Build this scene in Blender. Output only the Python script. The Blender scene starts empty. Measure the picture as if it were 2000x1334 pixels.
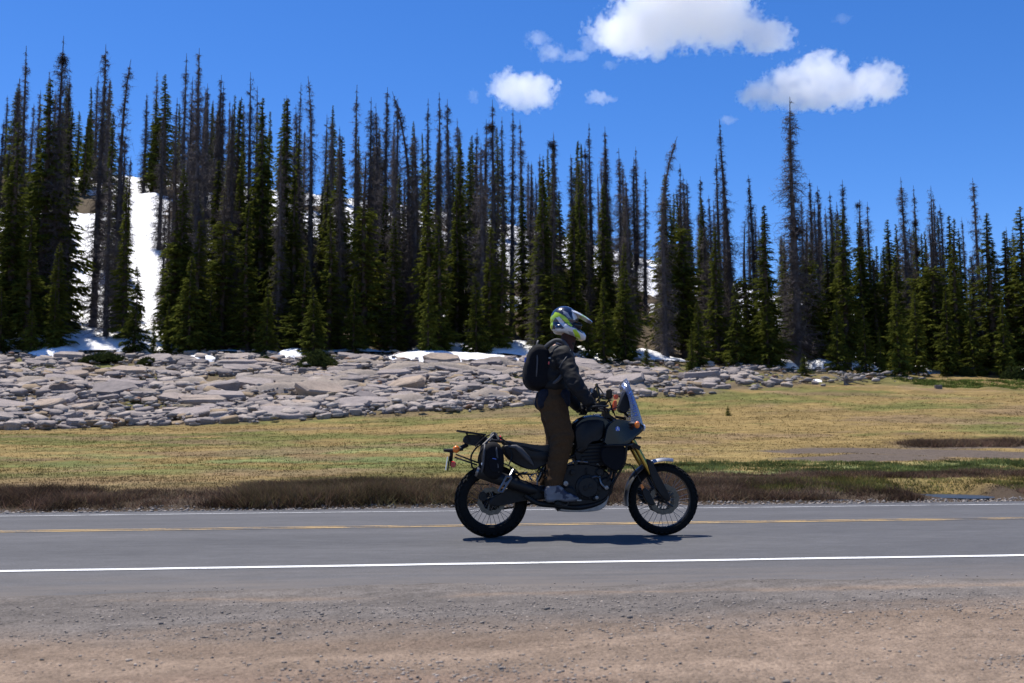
import bpy, bmesh, math, random
import numpy as np
from mathutils import Vector, Matrix, noise as mnoise

scene = bpy.context.scene
COL = scene.collection
R = math.radians

# ------------------------------------------------------------------ camera
W, H = 2000.0, 1334.0            # pixel frame the positions were read in
FPX = 2000.0
CAM_H = 0.77
cam_mat = (Matrix.Translation((0, 0, CAM_H)) @ Matrix.Rotation(R(-4.46), 4, 'Z')
           @ Matrix.Rotation(R(90 + 6.22), 4, 'X') @ Matrix.Rotation(R(-0.43), 4, 'Z'))
cam_data = bpy.data.cameras.new("camera")
cam_data.sensor_width = 36.0
cam_data.lens = 36.0
cam_data.clip_start = 0.05
cam_data.clip_end = 12000
cam_data.dof.use_dof = True
cam_data.dof.focus_distance = 9.45
cam_data.dof.aperture_fstop = 4.0
cam = bpy.data.objects.new("camera", cam_data)
cam.matrix_world = cam_mat
COL.objects.link(cam)
scene.camera = cam

# ------------------------------------------------------------------ sky, sun, exposure
SUN_TRAVEL = Vector((0.25, -0.30, -1.0)).normalized()     # the way the light travels
to_sun = -SUN_TRAVEL
sun_el = math.asin(to_sun.z)
world = bpy.data.worlds.new("World")
scene.world = world
world.use_nodes = True
wn = world.node_tree.nodes
wl = world.node_tree.links
for n in list(wn):
    wn.remove(n)
sky = wn.new('ShaderNodeTexSky')
sky.sky_type = 'NISHITA'
sky.sun_disc = False
sky.sun_elevation = sun_el
sky.sun_rotation = math.atan2(to_sun.x, to_sun.y)
sky.altitude = 3000
sky.air_density = 1.0
sky.dust_density = 1.3
sky.ozone_density = 2.2
hsv = wn.new('ShaderNodeHueSaturation')
hsv.inputs['Saturation'].default_value = 1.32
hsv.inputs['Value'].default_value = 0.97
hsv.inputs['Hue'].default_value = 0.510
bg = wn.new('ShaderNodeBackground')
bg.inputs['Strength'].default_value = 0.15
wo = wn.new('ShaderNodeOutputWorld')
wl.new(sky.outputs[0], hsv.inputs['Color'])
wl.new(hsv.outputs[0], bg.inputs['Color'])
wl.new(bg.outputs[0], wo.inputs['Surface'])

sl = bpy.data.lights.new("sun", 'SUN')
sl.energy = 5.0
sl.angle = R(0.53)
sl.color = (1.0, 0.95, 0.87)
sun = bpy.data.objects.new("sun", sl)
sun.rotation_euler = SUN_TRAVEL.to_track_quat('-Z', 'Y').to_euler()
sun.location = (-10, 12, 40)
COL.objects.link(sun)

scene.view_settings.view_transform = 'Standard'
scene.view_settings.look = 'None'
scene.view_settings.exposure = 0.35
scene.view_settings.gamma = 1.0
scene.view_settings.use_curve_mapping = False
scene.cycles.max_bounces = 30
scene.cycles.diffuse_bounces = 4
scene.cycles.glossy_bounces = 4
scene.cycles.transparent_max_bounces = 12
scene.cycles.volume_bounces = 18
scene.cycles.volume_step_rate = 0.4
scene.cycles.use_denoising = True

# ------------------------------------------------------------------ helpers
CAMP = Vector((0, 0, CAM_H))
CR = cam_mat.to_3x3()


def ray(px, py):
    return (CR @ Vector(((px - W / 2) / FPX, (H / 2 - py) / FPX, -1.0)))


def on_z(px, py, z=0.0):
    d = ray(px, py)
    return CAMP + d * ((z - CAM_H) / d.z)


def on_y(px, py, y):
    d = ray(px, py)
    return CAMP + d * (y / d.y)


rng = np.random.default_rng(7)
rnd = random.Random(11)


def _hash(ix, iy, seed):
    h = (ix.astype(np.int64) * 374761393 + iy.astype(np.int64) * 668265263 + seed * 974711) & 0xffffffff
    h = ((h ^ (h >> 13)) * 1274126177) & 0xffffffff
    h = h ^ (h >> 16)
    return (h & 0xffff) / 65535.0


def vnoise(x, y, seed=0):
    x = np.asarray(x, float)
    y = np.asarray(y, float)
    ix = np.floor(x)
    iy = np.floor(y)
    fx = x - ix
    fy = y - iy
    fx = fx * fx * (3 - 2 * fx)
    fy = fy * fy * (3 - 2 * fy)
    a = _hash(ix, iy, seed)
    b = _hash(ix + 1, iy, seed)
    c = _hash(ix, iy + 1, seed)
    d = _hash(ix + 1, iy + 1, seed)
    return (a * (1 - fx) + b * fx) * (1 - fy) + (c * (1 - fx) + d * fx) * fy


def fbm(x, y, seed=0, octv=4):
    s = 0
    amp = 0.5
    for o in range(octv):
        s = s + amp * vnoise(np.asarray(x) * 2 ** o + 17.3 * o, np.asarray(y) * 2 ** o - 9.1 * o, seed + o)
        amp *= 0.5
    return s / (1 - 0.5 ** octv)


def sstep(a, b, x):
    t = np.clip((np.asarray(x, float) - a) / (b - a), 0, 1)
    return t * t * (3 - 2 * t)


def mk_mesh(name, verts, faces, mats=None, smooth=False, fmat=None, colors=None):
    """fast mesh: verts Nx3, faces MxK array or a list"""
    me = bpy.data.meshes.new(name)
    verts = np.asarray(verts, np.float32)
    if isinstance(faces, np.ndarray):
        m, k = faces.shape
        me.vertices.add(len(verts))
        me.vertices.foreach_set('co', verts.ravel())
        me.loops.add(m * k)
        me.loops.foreach_set('vertex_index', faces.ravel().astype(np.int32))
        me.polygons.add(m)
        me.polygons.foreach_set('loop_start', np.arange(0, m * k, k, dtype=np.int32))
        me.polygons.foreach_set('loop_total', np.full(m, k, np.int32))
        me.update(calc_edges=True)
    else:
        me.from_pydata([tuple(v) for v in verts], [], faces)
        me.update()
    if mats is not None:
        for mm in (mats if isinstance(mats, (list, tuple)) else [mats]):
            me.materials.append(mm)
    if fmat is not None:
        me.polygons.foreach_set('material_index', np.asarray(fmat, np.int32))
    if smooth:
        me.polygons.foreach_set('use_smooth', np.ones(len(me.polygons), bool))
    if colors is not None:
        at = me.color_attributes.new('Col', 'FLOAT_COLOR', 'POINT')
        c = np.ones((len(verts), 4), np.float32)
        c[:, :3] = colors
        at.data.foreach_set('color', c.ravel())
    return me


def link(name, me, parent=None):
    o = bpy.data.objects.new(name, me)
    COL.objects.link(o)
    if parent is not None:
        o.parent = parent
        o.matrix_parent_inverse = parent.matrix_world.inverted()
    return o


def empty(name, loc):
    o = bpy.data.objects.new(name, None)
    o.empty_display_size = 0.2
    o.matrix_world = Matrix.Translation(loc)
    o.location = loc
    COL.objects.link(o)
    return o


def tag(o, label=None, cat=None, group=None, kind=None):
    if label:
        o['label'] = label
    if cat:
        o['category'] = cat
    if group:
        o['group'] = group
    if kind:
        o['kind'] = kind
    return o


# ------------------------------------------------------------------ materials
def mat(name, base=(0.5, 0.5, 0.5), rough=0.6, metal=0.0, spec=0.5, coat=0.0):
    m = bpy.data.materials.new(name)
    m.use_nodes = True
    b = m.node_tree.nodes['Principled BSDF']
    b.inputs['Base Color'].default_value = (*base, 1)
    b.inputs['Roughness'].default_value = rough
    b.inputs['Metallic'].default_value = metal
    b.inputs['Specular IOR Level'].default_value = spec
    b.inputs['Coat Weight'].default_value = coat
    return m


def N(m, t, **kw):
    n = m.node_tree.nodes.new(t)
    for k, v in kw.items():
        setattr(n, k, v)
    return n


def L(m, a, b):
    m.node_tree.links.new(a, b)


def bsdf(m):
    return m.node_tree.nodes['Principled BSDF']


def ramp(m, stops, interp='LINEAR'):
    r = N(m, 'ShaderNodeValToRGB')
    r.color_ramp.interpolation = interp
    e = r.color_ramp.elements
    while len(e) < len(stops):
        e.new(0.5)
    for el, (p, c) in zip(e, stops):
        el.position = p
        el.color = (*c, 1) if len(c) == 3 else c
    return r


def noise_node(m, scale, detail=4, rough=0.6, coord='pos', stretch=None):
    if coord == 'pos':
        g = N(m, 'ShaderNodeNewGeometry').outputs['Position']
    else:
        g = N(m, 'ShaderNodeTexCoord').outputs['Object']
    if stretch:
        mp = N(m, 'ShaderNodeMapping')
        mp.inputs['Scale'].default_value = stretch
        L(m, g, mp.inputs['Vector'])
        g = mp.outputs[0]
    t = N(m, 'ShaderNodeTexNoise')
    t.inputs['Scale'].default_value = scale
    t.inputs['Detail'].default_value = detail
    t.inputs['Roughness'].default_value = rough
    L(m, g, t.inputs['Vector'])
    return t


def bump(m, height_socket, strength=0.3, dist=0.02):
    b = N(m, 'ShaderNodeBump')
    b.inputs['Strength'].default_value = strength
    b.inputs['Distance'].default_value = dist
    L(m, height_socket, b.inputs['Height'])
    L(m, b.outputs[0], bsdf(m).inputs['Normal'])
    return b


def grain(m, base, var=0.25, scale=30, bstr=0.2, bdist=0.004, coord='obj'):
    """break a flat colour up with noise: tone, roughness and fine relief"""
    t = noise_node(m, scale, 5, 0.65, coord)
    lo = tuple(c * (1 - var) for c in base)
    hi = tuple(min(1, c * (1 + var)) for c in base)
    r = ramp(m, [(0.3, lo), (0.7, hi)])
    L(m, t.outputs['Fac'], r.inputs['Fac'])
    L(m, r.outputs[0], bsdf(m).inputs['Base Color'])
    if bstr:
        bump(m, t.outputs['Fac'], bstr, bdist)
    return m


def mix_rgb(m, fac, a, b, mode='MIX'):
    n = N(m, 'ShaderNodeMix', data_type='RGBA', blend_type=mode)
    for s, v in ((n.inputs[0], fac), (n.inputs[6], a), (n.inputs[7], b)):
        if hasattr(v, 'links'):
            L(m, v, s)
        elif isinstance(v, (int, float)):
            s.default_value = v
        else:
            s.default_value = (*v, 1)
    return n.outputs[2]


def math_n(m, op, a, b=None):
    n = N(m, 'ShaderNodeMath', operation=op)
    for i, v in enumerate((a, b)):
        if v is None:
            continue
        if hasattr(v, 'links'):
            L(m, v, n.inputs[i])
        else:
            n.inputs[i].default_value = v
    return n.outputs[0]
# ------------------------------------------------------------------ lie of the land
Y_NEAR, Y_YEL, Y_FAR = 7.29, 10.635, 13.98     # painted lines (lanes of 3.35 m)
CROWN = 0.0365
ROAD_Y0, ROAD_Y1 = 5.6, 15.15


def road_z(y):
    return np.interp(y, [ROAD_Y0, Y_NEAR, Y_YEL, Y_FAR, ROAD_Y1], [-0.012, 0.0, CROWN, 0.0, -0.015])


T_PX = [-900, 0, 500, 1000, 1500, 2000, 2900]
T_Y = [15.0, 16.6, 21, 29, 40, 58, 75, 100, 125, 160]
T_PY = {                      # where the ground at that distance shows, per column
    -900: [None, 966, 924, 874, 846, 706, 640, 430, 340, 332],
    0: [None, 962, 922, 872, 840, 702, 640, 430, 340, 332],
    500: [None, 955, 917, 868, 830, 700, 640, 440, 380, 378],
    1000: [None, 950, 912, 862, 812, 704, 652, 500, 440, 432],
    1500: [None, 948, 908, 858, 800, 726, 694, 620, 592, 590],
    2000: [None, 946, 905, 852, 795, 741, 722, 700, 690, 690],
    2900: [None, 938, 898, 846, 790, 738, 718, 698, 690, 690],
}
_az = []
_zt = []
for px in T_PX:
    c = on_y(px, 800, 50.0)
    _az.append(c.x / 50.0)
    zs = []
    for yy, py in zip(T_Y, T_PY[px]):
        zs.append(-0.03 if py is None else on_y(px, py, yy).z)
    _zt.append(zs)
_AZ = np.linspace(-1.6, 1.6, 161)
_YY = np.concatenate([np.arange(14, 60, 0.5), np.arange(60, 200, 1.0)])
_tab = np.array([np.interp(_YY, T_Y, z) for z in _zt])                     # columns x Y
_tab = np.array([np.interp(_AZ, _az, _tab[:, j]) for j in range(len(_YY))]).T  # AZ x Y


def _box(a, n, axis):
    k = np.ones(n) / n
    pad = [(0, 0), (0, 0)]
    pad[axis] = (n // 2, n // 2)
    ap = np.pad(a, pad, mode='edge')
    return np.apply_along_axis(lambda v: np.convolve(v, k, 'valid'), axis, ap)


for _ in range(2):
    _tab = _box(_tab, 13, 0)
    _t2 = _box(_tab, 5, 1)
    wgt = sstep(15.5, 20, _YY)[None, :]
    _tab = _tab * (1 - wgt) + _t2 * wgt


HOLLOWS = []


def ground_z(x, y):
    x = np.asarray(x, float)
    y = np.asarray(y, float)
    yc = np.clip(y, 14.0, 199.0)
    a = np.clip(x / yc, -1.599, 1.599)
    fa = (a + 1.6) / 3.2 * 160
    ia = np.clip(fa.astype(int), 0, 159)
    ta = fa - ia
    fy = np.interp(yc, _YY, np.arange(len(_YY)))
    iy = np.clip(fy.astype(int), 0, len(_YY) - 2)
    ty = fy - iy
    z = ((_tab[ia, iy] * (1 - ta) + _tab[ia + 1, iy] * ta) * (1 - ty)
         + (_tab[ia, iy + 1] * (1 - ta) + _tab[ia + 1, iy + 1] * ta) * ty)
    z = z - 0.08 * np.clip(y - 165, 0, 250)                                # the far side falls away
    z = np.maximum(z, -30)
    amp = sstep(15.2, 18, y) * 0.05 + sstep(40, 46, y) * 0.16 + sstep(62, 80, y) * 0.5
    z = z + amp * (fbm(x * 0.7, y * 0.7, 3) - 0.5) * 1.3
    z = z + sstep(16, 19, y) * 0.05 * (fbm(x * 2.3, y * 2.3, 5, 3) - 0.5)
    for (cx, cy, cz, ra, rb) in HOLLOWS:                                     # hollows that hold meltwater
        w = sstep(1.5, 0.9, np.hypot((x - cx) / ra, (y - cy) / rb))
        z = z * (1 - w) + (cz - 0.06) * w
    return z


def gz(x, y):
    return float(ground_z(np.array([x]), np.array([y]))[0])


def hit(px, py):
    """where the sight line of a pixel meets the rising ground behind the road"""
    d = ray(px, py)
    ys = np.concatenate([np.arange(15, 70, 0.1), np.arange(70, 190, 0.5)])
    xs = d.x / d.y * ys
    zs = CAM_H + d.z / d.y * ys
    g = ground_z(xs, ys)
    below = np.nonzero(g >= zs)[0]
    i = below[0] if len(below) else len(ys) - 1
    return Vector((xs[i], ys[i], g[i]))


def pix(x, y, z):
    """pixel of world points (arrays)"""
    v = np.stack([np.asarray(x, float), np.asarray(y, float), np.asarray(z, float) - CAM_H], -1) @ np.array(CR)
    return W / 2 + FPX * v[..., 0] / -v[..., 2], H / 2 - FPX * v[..., 1] / -v[..., 2]


# zones on the ground, all in metres: where the rock slope starts, mud, moss
_rk = [(p, hit(p, q)) for p, q in ((-250, 842), (0, 836), (150, 838), (300, 830), (500, 824), (700, 808), (900, 800), (1150, 783), (1330, 772), (1480, 760), (1600, 752), (1750, 745))]
_rk_x = np.array([c.x for _, c in _rk])
_rk_y = np.array([c.y for _, c in _rk])


def rock_front(x):
    return np.interp(x, _rk_x, _rk_y)


for _px, _py, _ra, _rb in ((1848, 951, 0.60, 0.85), (1632, 971, 0.2, 0.2)):
    _c = hit(_px, _py)
    HOLLOWS.append((_c.x, _c.y, gz(_c.x, _c.y - 1.15 * _rb) - 0.012, _ra, _rb))
MUD = [hit(1800, 884), hit(1960, 890), hit(1700, 893), hit(1650, 880), hit(1900, 872)]


def ground_color(x, y):
    """natural colour of the soil and turf at a spot"""
    n1 = fbm(x * 0.16, y * 0.35, 21)
    n2 = fbm(x * 0.7, y * 1.3, 22)
    n3 = fbm(x * 3.1, y * 4.0, 23, 3)
    straw = np.array([0.270, 0.190, 0.074])
    green = np.array([0.155, 0.150, 0.046])
    brown = np.array([0.225, 0.155, 0.085])
    g = sstep(0.48, 0.66, n1 * 0.65 + n2 * 0.35)
    c = straw[None] * (1 - g[:, None]) + green[None] * g[:, None]
    # band of fresh grass near the ditch on the right
    band = np.exp(-((y - 19.3 - 0.03 * x) / 1.5) ** 2) * sstep(1, 7, x)
    band = np.maximum(band, np.exp(-((y - 24.5) / 3) ** 2) * 0.8 * np.exp(-((x + 3) / 7) ** 2))
    mossy = np.array([0.20, 0.245, 0.095])
    bnd = (band * sstep(0.35, 0.6, n2))[:, None]
    c = c * (1 - bnd) + mossy[None] * bnd
    # bare brown patches
    b = sstep(0.52, 0.70, fbm(x * 0.3 + 40, y * 0.5 + 11, 31)) * 0.75
    b = np.maximum(b, np.exp(-((x + 6.5) / 4.0) ** 2 - ((y - 18) / 1.6) ** 2) * 0.8)
    c = c * (1 - b[:, None]) + brown[None] * b[:, None]
    n4 = fbm(x * 0.55 + 9, y * 2.4, 25, 4)
    c = c * (0.66 + 0.60 * n3)[:, None] * (0.52 + 0.88 * n4)[:, None]
    # mud flats
    mud = np.zeros_like(x)
    for p in MUD:
        mud = np.maximum(mud, np.exp(-((x - p.x) / 2.3) ** 2 - ((y - p.y) / 1.0) ** 2))
    md = sstep(0.35, 0.6, mud + 0.35 * (n2 - 0.5))[:, None]
    c = c * (1 - md) + np.array([0.125, 0.098, 0.078])[None] * md
    # soil by the road and between rocks, forest floor
    s = sstep(17.3, 16.2, y + 0.8 * (n2 - 0.5))[:, None]
    c = c * (1 - s) + np.array([0.075, 0.055, 0.038])[None] * s
    rf = rock_front(x)
    rk = (sstep(rf - 1.2, rf + 0.8, y + 2.0 * (n2 - 0.5)) * sstep(0.25, 0.0, x / np.maximum(y, 1) - 0.30))[:, None]
    soil = np.array([0.150, 0.115, 0.070])[None] * (0.75 + 0.5 * n3)[:, None]
    turf = sstep(0.55, 0.68, fbm(x * 0.8 + 7, y * 0.8, 41))[:, None]
    soil = soil * (1 - turf) + np.array([0.13, 0.13, 0.04])[None] * turf
    c = c * (1 - rk) + soil * rk
    ff = sstep(58, 63, y + 3 * (n2 - 0.5))[:, None]
    floor_ = np.array([0.105, 0.080, 0.050])[None] * (0.7 + 0.6 * n3)[:, None]
    c = c * (1 - ff) + floor_ * ff
    return c


# --- ground beyond the road
ys = np.concatenate([np.arange(14.7, 24, 0.12), np.arange(24, 40, 0.22), np.arange(40, 66, 0.4),
                     np.arange(66, 170, 1.6), np.geomspace(170, 6000, 26)])
az = np.concatenate([np.linspace(-3.2, -0.62, 18)[:-1], np.linspace(-0.62, 0.78, 330), np.linspace(0.78, 3.2, 18)[1:]])
A, Yg = np.meshgrid(az, ys)
Xg = A * Yg
Zg = ground_z(Xg.ravel(), Yg.ravel())
vg = np.stack([Xg.ravel(), Yg.ravel(), Zg], 1)
nr, nc = A.shape
idx = np.arange(nr * nc).reshape(nr, nc)
quads = np.stack([idx[:-1, :-1], idx[:-1, 1:], idx[1:, 1:], idx[1:, :-1]], -1).reshape(-1, 4)

m_ground = mat("meadow_turf", rough=0.95, spec=0.1)
at = N(m_ground, 'ShaderNodeAttribute', attribute_name='Col')
t1 = noise_node(m_ground, 9.0, 6, 0.7, stretch=(1, 1.6, 1))
t2 = noise_node(m_ground, 60.0, 4, 0.7)
r1 = ramp(m_ground, [(0.25, (0.55, 0.55, 0.55)), (0.75, (1.4, 1.4, 1.4))])
L(m_ground, t1.outputs['Fac'], r1.inputs['Fac'])
r2 = ramp(m_ground, [(0.3, (0.7, 0.7, 0.7)), (0.7, (1.25, 1.25, 1.25))])
L(m_ground, t2.outputs['Fac'], r2.inputs['Fac'])
c1 = mix_rgb(m_ground, 1.0, at.outputs['Color'], r1.outputs[0], 'MULTIPLY')
c2 = mix_rgb(m_ground, 1.0, c1, r2.outputs[0], 'MULTIPLY')
L(m_ground, c2, bsdf(m_ground).inputs['Base Color'])
sm = math_n(m_ground, 'ADD', t1.outputs['Fac'], math_n(m_ground, 'MULTIPLY', t2.outputs['Fac'], 0.35))
bump(m_ground, sm, 0.55, 0.08)
o = link('meadow', mk_mesh('meadow', vg, quads, m_ground, True, colors=ground_color(vg[:, 0], vg[:, 1])))
tag(o, kind='structure')

# --- road
m_asph = mat("asphalt", (0.1, 0.1, 0.1), 0.85, spec=0.3)
t1 = noise_node(m_asph, 85.0, 4, 0.8)
t2 = noise_node(m_asph, 0.55, 4, 0.6, stretch=(0.35, 1.7, 1))
t3 = noise_node(m_asph, 9.0, 6, 0.75, stretch=(0.35, 1.0, 1))
r1 = ramp(m_asph, [(0.28, (0.056, 0.056, 0.058)), (0.72, (0.122, 0.121, 0.126))])
L(m_asph, t1.outputs['Fac'], r1.inputs['Fac'])
r2 = ramp(m_asph, [(0.3, (0.84, 0.84, 0.84)), (0.7, (1.16, 1.15, 1.14))])
L(m_asph, t2.outputs['Fac'], r2.inputs['Fac'])
r3 = ramp(m_asph, [(0.3, (0.80, 0.80, 0.80)), (0.7, (1.16, 1.155, 1.15))])
L(m_asph, t3.outputs['Fac'], r3.inputs['Fac'])
c = mix_rgb(m_asph, 1.0, mix_rgb(m_asph, 1.0, r1.outputs[0], r2.outputs[0], 'MULTIPLY'), r3.outputs[0], 'MULTIPLY')
# dust drifted onto the shoulder
sx = N(m_asph, 'ShaderNodeSeparateXYZ')
L(m_asph, N(m_asph, 'ShaderNodeNewGeometry').outputs['Position'], sx.inputs[0])
mr = N(m_asph, 'ShaderNodeMapRange')
mr.inputs[1].default_value = 7.35
mr.inputs[2].default_value = 5.9
L(m_asph, sx.outputs['Y'], mr.inputs[0])
td = noise_node(m_asph, 1.6, 5, 0.7, stretch=(0.4, 2.2, 1))
rd = ramp(m_asph, [(0.35, (0.15, 0.15, 0.15)), (0.65, (0.9, 0.9, 0.9))])
L(m_asph, td.outputs['Fac'], rd.inputs['Fac'])
dust = math_n(m_asph, 'MULTIPLY', mr.outputs[0], rd.outputs[0])
c = mix_rgb(m_asph, dust, c, (0.165, 0.138, 0.115))
L(m_asph, c, bsdf(m_asph).inputs['Base Color'])
bump(m_asph, t1.outputs['Fac'], 0.5, 0.006)

rx = np.concatenate([np.linspace(-900, -20, 40)[:-1], np.linspace(-20, 24, 260), np.linspace(24, 900, 40)[1:]])
ry = np.array([5.2, 5.6, 6.2, 6.8, 7.29, 8.2, 9.4, 10.2, 10.635, 11.1, 12, 13, 13.98, 14.5, 15.0, 15.15])
RX, RY = np.meshgrid(rx, ry)
jag = np.where(RY > 15.1, 0.45 * (fbm(RX * 1.1, RX * 0, 51, 5) - 0.5), 0)
RZ = road_z(RY) + np.where((RY > 5.3) & (RY < 15.1), 0.006 * (fbm(RX * 0.8, RY * 0.8, 52) - 0.5), 0) - np.where(RY < 5.3, 0.06, 0)
vr = np.stack([RX.ravel(), (RY + jag).ravel(), RZ.ravel()], 1)
nr, nc = RX.shape
idx = np.arange(nr * nc).reshape(nr, nc)
q = np.stack([idx[:-1, :-1], idx[:-1, 1:], idx[1:, 1:], idx[1:, :-1]], -1).reshape(-1, 4)
road = tag(link('road', mk_mesh('road', vr, q, m_asph, True)), kind='structure')


def paint_mat(name, colr, wear):
    m = mat(name, colr, 0.7, spec=0.3)
    t = noise_node(m, 45.0, 5, 0.75)
    tb = noise_node(m, 2.2, 3, 0.6, stretch=(1, 1, 1))
    s = math_n(m, 'ADD', t.outputs['Fac'], math_n(m, 'MULTIPLY', math_n(m, 'SUBTRACT', tb.outputs['Fac'], 0.5), 0.7))
    r = ramp(m, [(wear - 0.07, (0.12, 0.12, 0.125)), (wear + 0.07, colr)])
    L(m, s, r.inputs['Fac'])
    L(m, r.outputs[0], bsdf(m).inputs['Base Color'])
    bump(m, t.outputs['Fac'], 0.3, 0.004)
    return m


m_white = paint_mat("white_road_paint", (0.74, 0.74, 0.74), 0.34)
m_white2 = paint_mat("worn_white_road_paint", (0.62, 0.62, 0.62), 0.42)
m_yel = paint_mat("yellow_road_paint", (0.46, 0.31, 0.13), 0.47)


def stripe(name, y0, wd, m, label):
    xs = rx
    top = []
    for k, yy in enumerate((y0 - wd / 2, y0, y0 + wd / 2)):
        e = (fbm(xs * 3, xs * 0 + k, 61 + k, 3) - 0.5) * (0.018 if k != 1 else 0)
        z = road_z(yy) + 0.006 * (fbm(xs * 0.8, np.full_like(xs, yy) * 0.8, 52) - 0.5) + 0.004
        top.append(np.stack([xs, yy + e, z], 1))
    v = np.concatenate(top)
    n = len(xs)
    i = np.arange(n - 1)
    q = np.concatenate([np.stack([i, i + 1, i + 1 + n, i + n], 1), np.stack([i + n, i + 1 + n, i + 1 + 2 * n, i + 2 * n], 1)])
    ob = link(name, mk_mesh(name, v, q, m), road)
    ob['label'] = label
    return ob


stripe('edge_line', Y_NEAR, 0.10, m_white, 'white edge line along the gravel shoulder')
stripe('edge_line', Y_FAR, 0.10, m_white2, 'worn white edge line along the meadow side')
stripe('centre_line', Y_YEL - 0.09, 0.10, m_yel, 'yellow centre line')
stripe('centre_line', Y_YEL + 0.09, 0.10, m_yel, 'yellow centre line')

# --- gravel pull-off on the near side
gx = np.concatenate([np.linspace(-400, -12, 30)[:-1], np.linspace(-12, 13, 420), np.linspace(13, 400, 30)[1:]])
gy = np.concatenate([np.geomspace(400, 1, 24) * -1 + 2.0, np.arange(1.2, 6.9, 0.055)])
GX, GY = np.meshgrid(gx, gy)


def gravel_z(x, y):
    big = (fbm(x * 0.35, y * 0.9, 71) - 0.5)
    mid = (fbm(x * 1.5, y * 3.2, 72) - 0.5)
    fine = (fbm(x * 9, y * 11, 73, 3) - 0.5)
    base = np.interp(y, [-400, 2.0, 4.2, 5.4, 5.95, 6.5, 6.9], [0.03, 0.03, 0.022, 0.012, 0.0, -0.022, -0.06])
    near = sstep(6.6, 5.4, y)
    return base + 0.050 * big * near + 0.030 * mid + 0.016 * fine * near


GZ = gravel_z(GX.ravel(), GY.ravel())
vgv = np.stack([GX.ravel(), GY.ravel(), GZ], 1)


def gravel_color(x, y):
    n = fbm(x * 0.30, y * 1.3, 81)
    n2 = fbm(x * 1.3, y * 3.6, 82)
    n3 = fbm(x * 14, y * 16, 83, 3)
    grey = np.array([0.122, 0.108, 0.097])
    tan = np.array([0.188, 0.140, 0.103])
    pink = np.array([0.197, 0.132, 0.098])
    f = sstep(5.2, 4.1, y + 1.6 * (n - 0.5) + 0.9 * (n2 - 0.5))
    f = np.maximum(f, 0.7 * np.exp(-((y - 5.65 - 0.5 * (n - 0.5)) / 0.10) ** 2) * sstep(0.4, 0.6, n2))
    c = grey[None] * (1 - f[:, None]) + tan[None] * f[:, None]
    p = (sstep(4.2, 3.5, y + 0.6 * (n2 - 0.5)) * sstep(0.4, 0.6, n))[:, None] * 0.7
    c = c * (1 - p) + pink[None] * p
    return c * (0.66 + 0.68 * n3)[:, None] * (0.70 + 0.60 * n2)[:, None]


m_grav = mat("gravel_dirt", rough=0.95, spec=0.15)
at = N(m_grav, 'ShaderNodeAttribute', attribute_name='Col')
t1 = noise_node(m_grav, 55.0, 5, 0.75)
vor = N(m_grav, 'ShaderNodeTexVoronoi')
vor.inputs['Scale'].default_value = 85
L(m_grav, N(m_grav, 'ShaderNodeNewGeometry').outputs['Position'], vor.inputs['Vector'])
r1 = ramp(m_grav, [(0.28, (0.62, 0.62, 0.62)), (0.72, (1.38, 1.37, 1.36))])
L(m_grav, t1.outputs['Fac'], r1.inputs['Fac'])
cs = N(m_grav, 'ShaderNodeHueSaturation')
cs.inputs['Saturation'].default_value = 0.0
L(m_grav, vor.outputs['Color'], cs.inputs['Color'])
r2 = ramp(m_grav, [(0.15, (0.72, 0.72, 0.72)), (0.85, (1.28, 1.28, 1.28))])
L(m_grav, cs.outputs[0], r2.inputs['Fac'])
c = mix_rgb(m_grav, 1.0, mix_rgb(m_grav, 1.0, at.outputs['Color'], r1.outputs[0], 'MULTIPLY'), r2.outputs[0], 'MULTIPLY')
L(m_grav, c, bsdf(m_grav).inputs['Base Color'])
hh = math_n(m_grav, 'SUBTRACT', t1.outputs['Fac'], math_n(m_grav, 'MULTIPLY', vor.outputs['Distance'], 0.8))
bump(m_grav, hh, 0.8, 0.010)
nr, nc = GX.shape
idx = np.arange(nr * nc).reshape(nr, nc)
q = np.stack([idx[:-1, :-1], idx[:-1, 1:], idx[1:, 1:], idx[1:, :-1]], -1).reshape(-1, 4)
tag(link('gravel_pull_off', mk_mesh('gravel_pull_off', vgv, q, m_grav, True, colors=gravel_color(vgv[:, 0], vgv[:, 1]))), kind='structure')

# --- loose stones on it
ICO_V, ICO_F = None, None
_bm = bmesh.new()
bmesh.ops.create_icosphere(_bm, subdivisions=1, radius=1.0)
ICO_V = np.array([v.co[:] for v in _bm.verts])
ICO_F = np.array([[v.index for v in f.verts] for f in _bm.faces])
_bm.free()


def scatter_stones(pos, size, colr, squash=0.6):
    n = len(pos)
    k = len(ICO_V)
    v = ICO_V[None] * rng.uniform(0.6, 1.2, (n, k, 1))
    v = v * (size[:, None, None] * np.stack([rng.uniform(0.8, 1.5, n), rng.uniform(0.7, 1.1, n), rng.uniform(0.45, 0.8, n) * squash / 0.6], 1)[:, None, :])
    a = rng.uniform(0, 6.28, n)
    ca, sa = np.cos(a)[:, None], np.sin(a)[:, None]
    x = v[..., 0] * ca - v[..., 1] * sa
    y = v[..., 0] * sa + v[..., 1] * ca
    v = np.stack([x, y, v[..., 2]], -1) + pos[:, None, :]
    f = (ICO_F[None] + (np.arange(n) * k)[:, None, None]).reshape(-1, 3)
    cc = np.repeat(colr, k, 0)
    return v.reshape(-1, 3), f, cc


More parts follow.
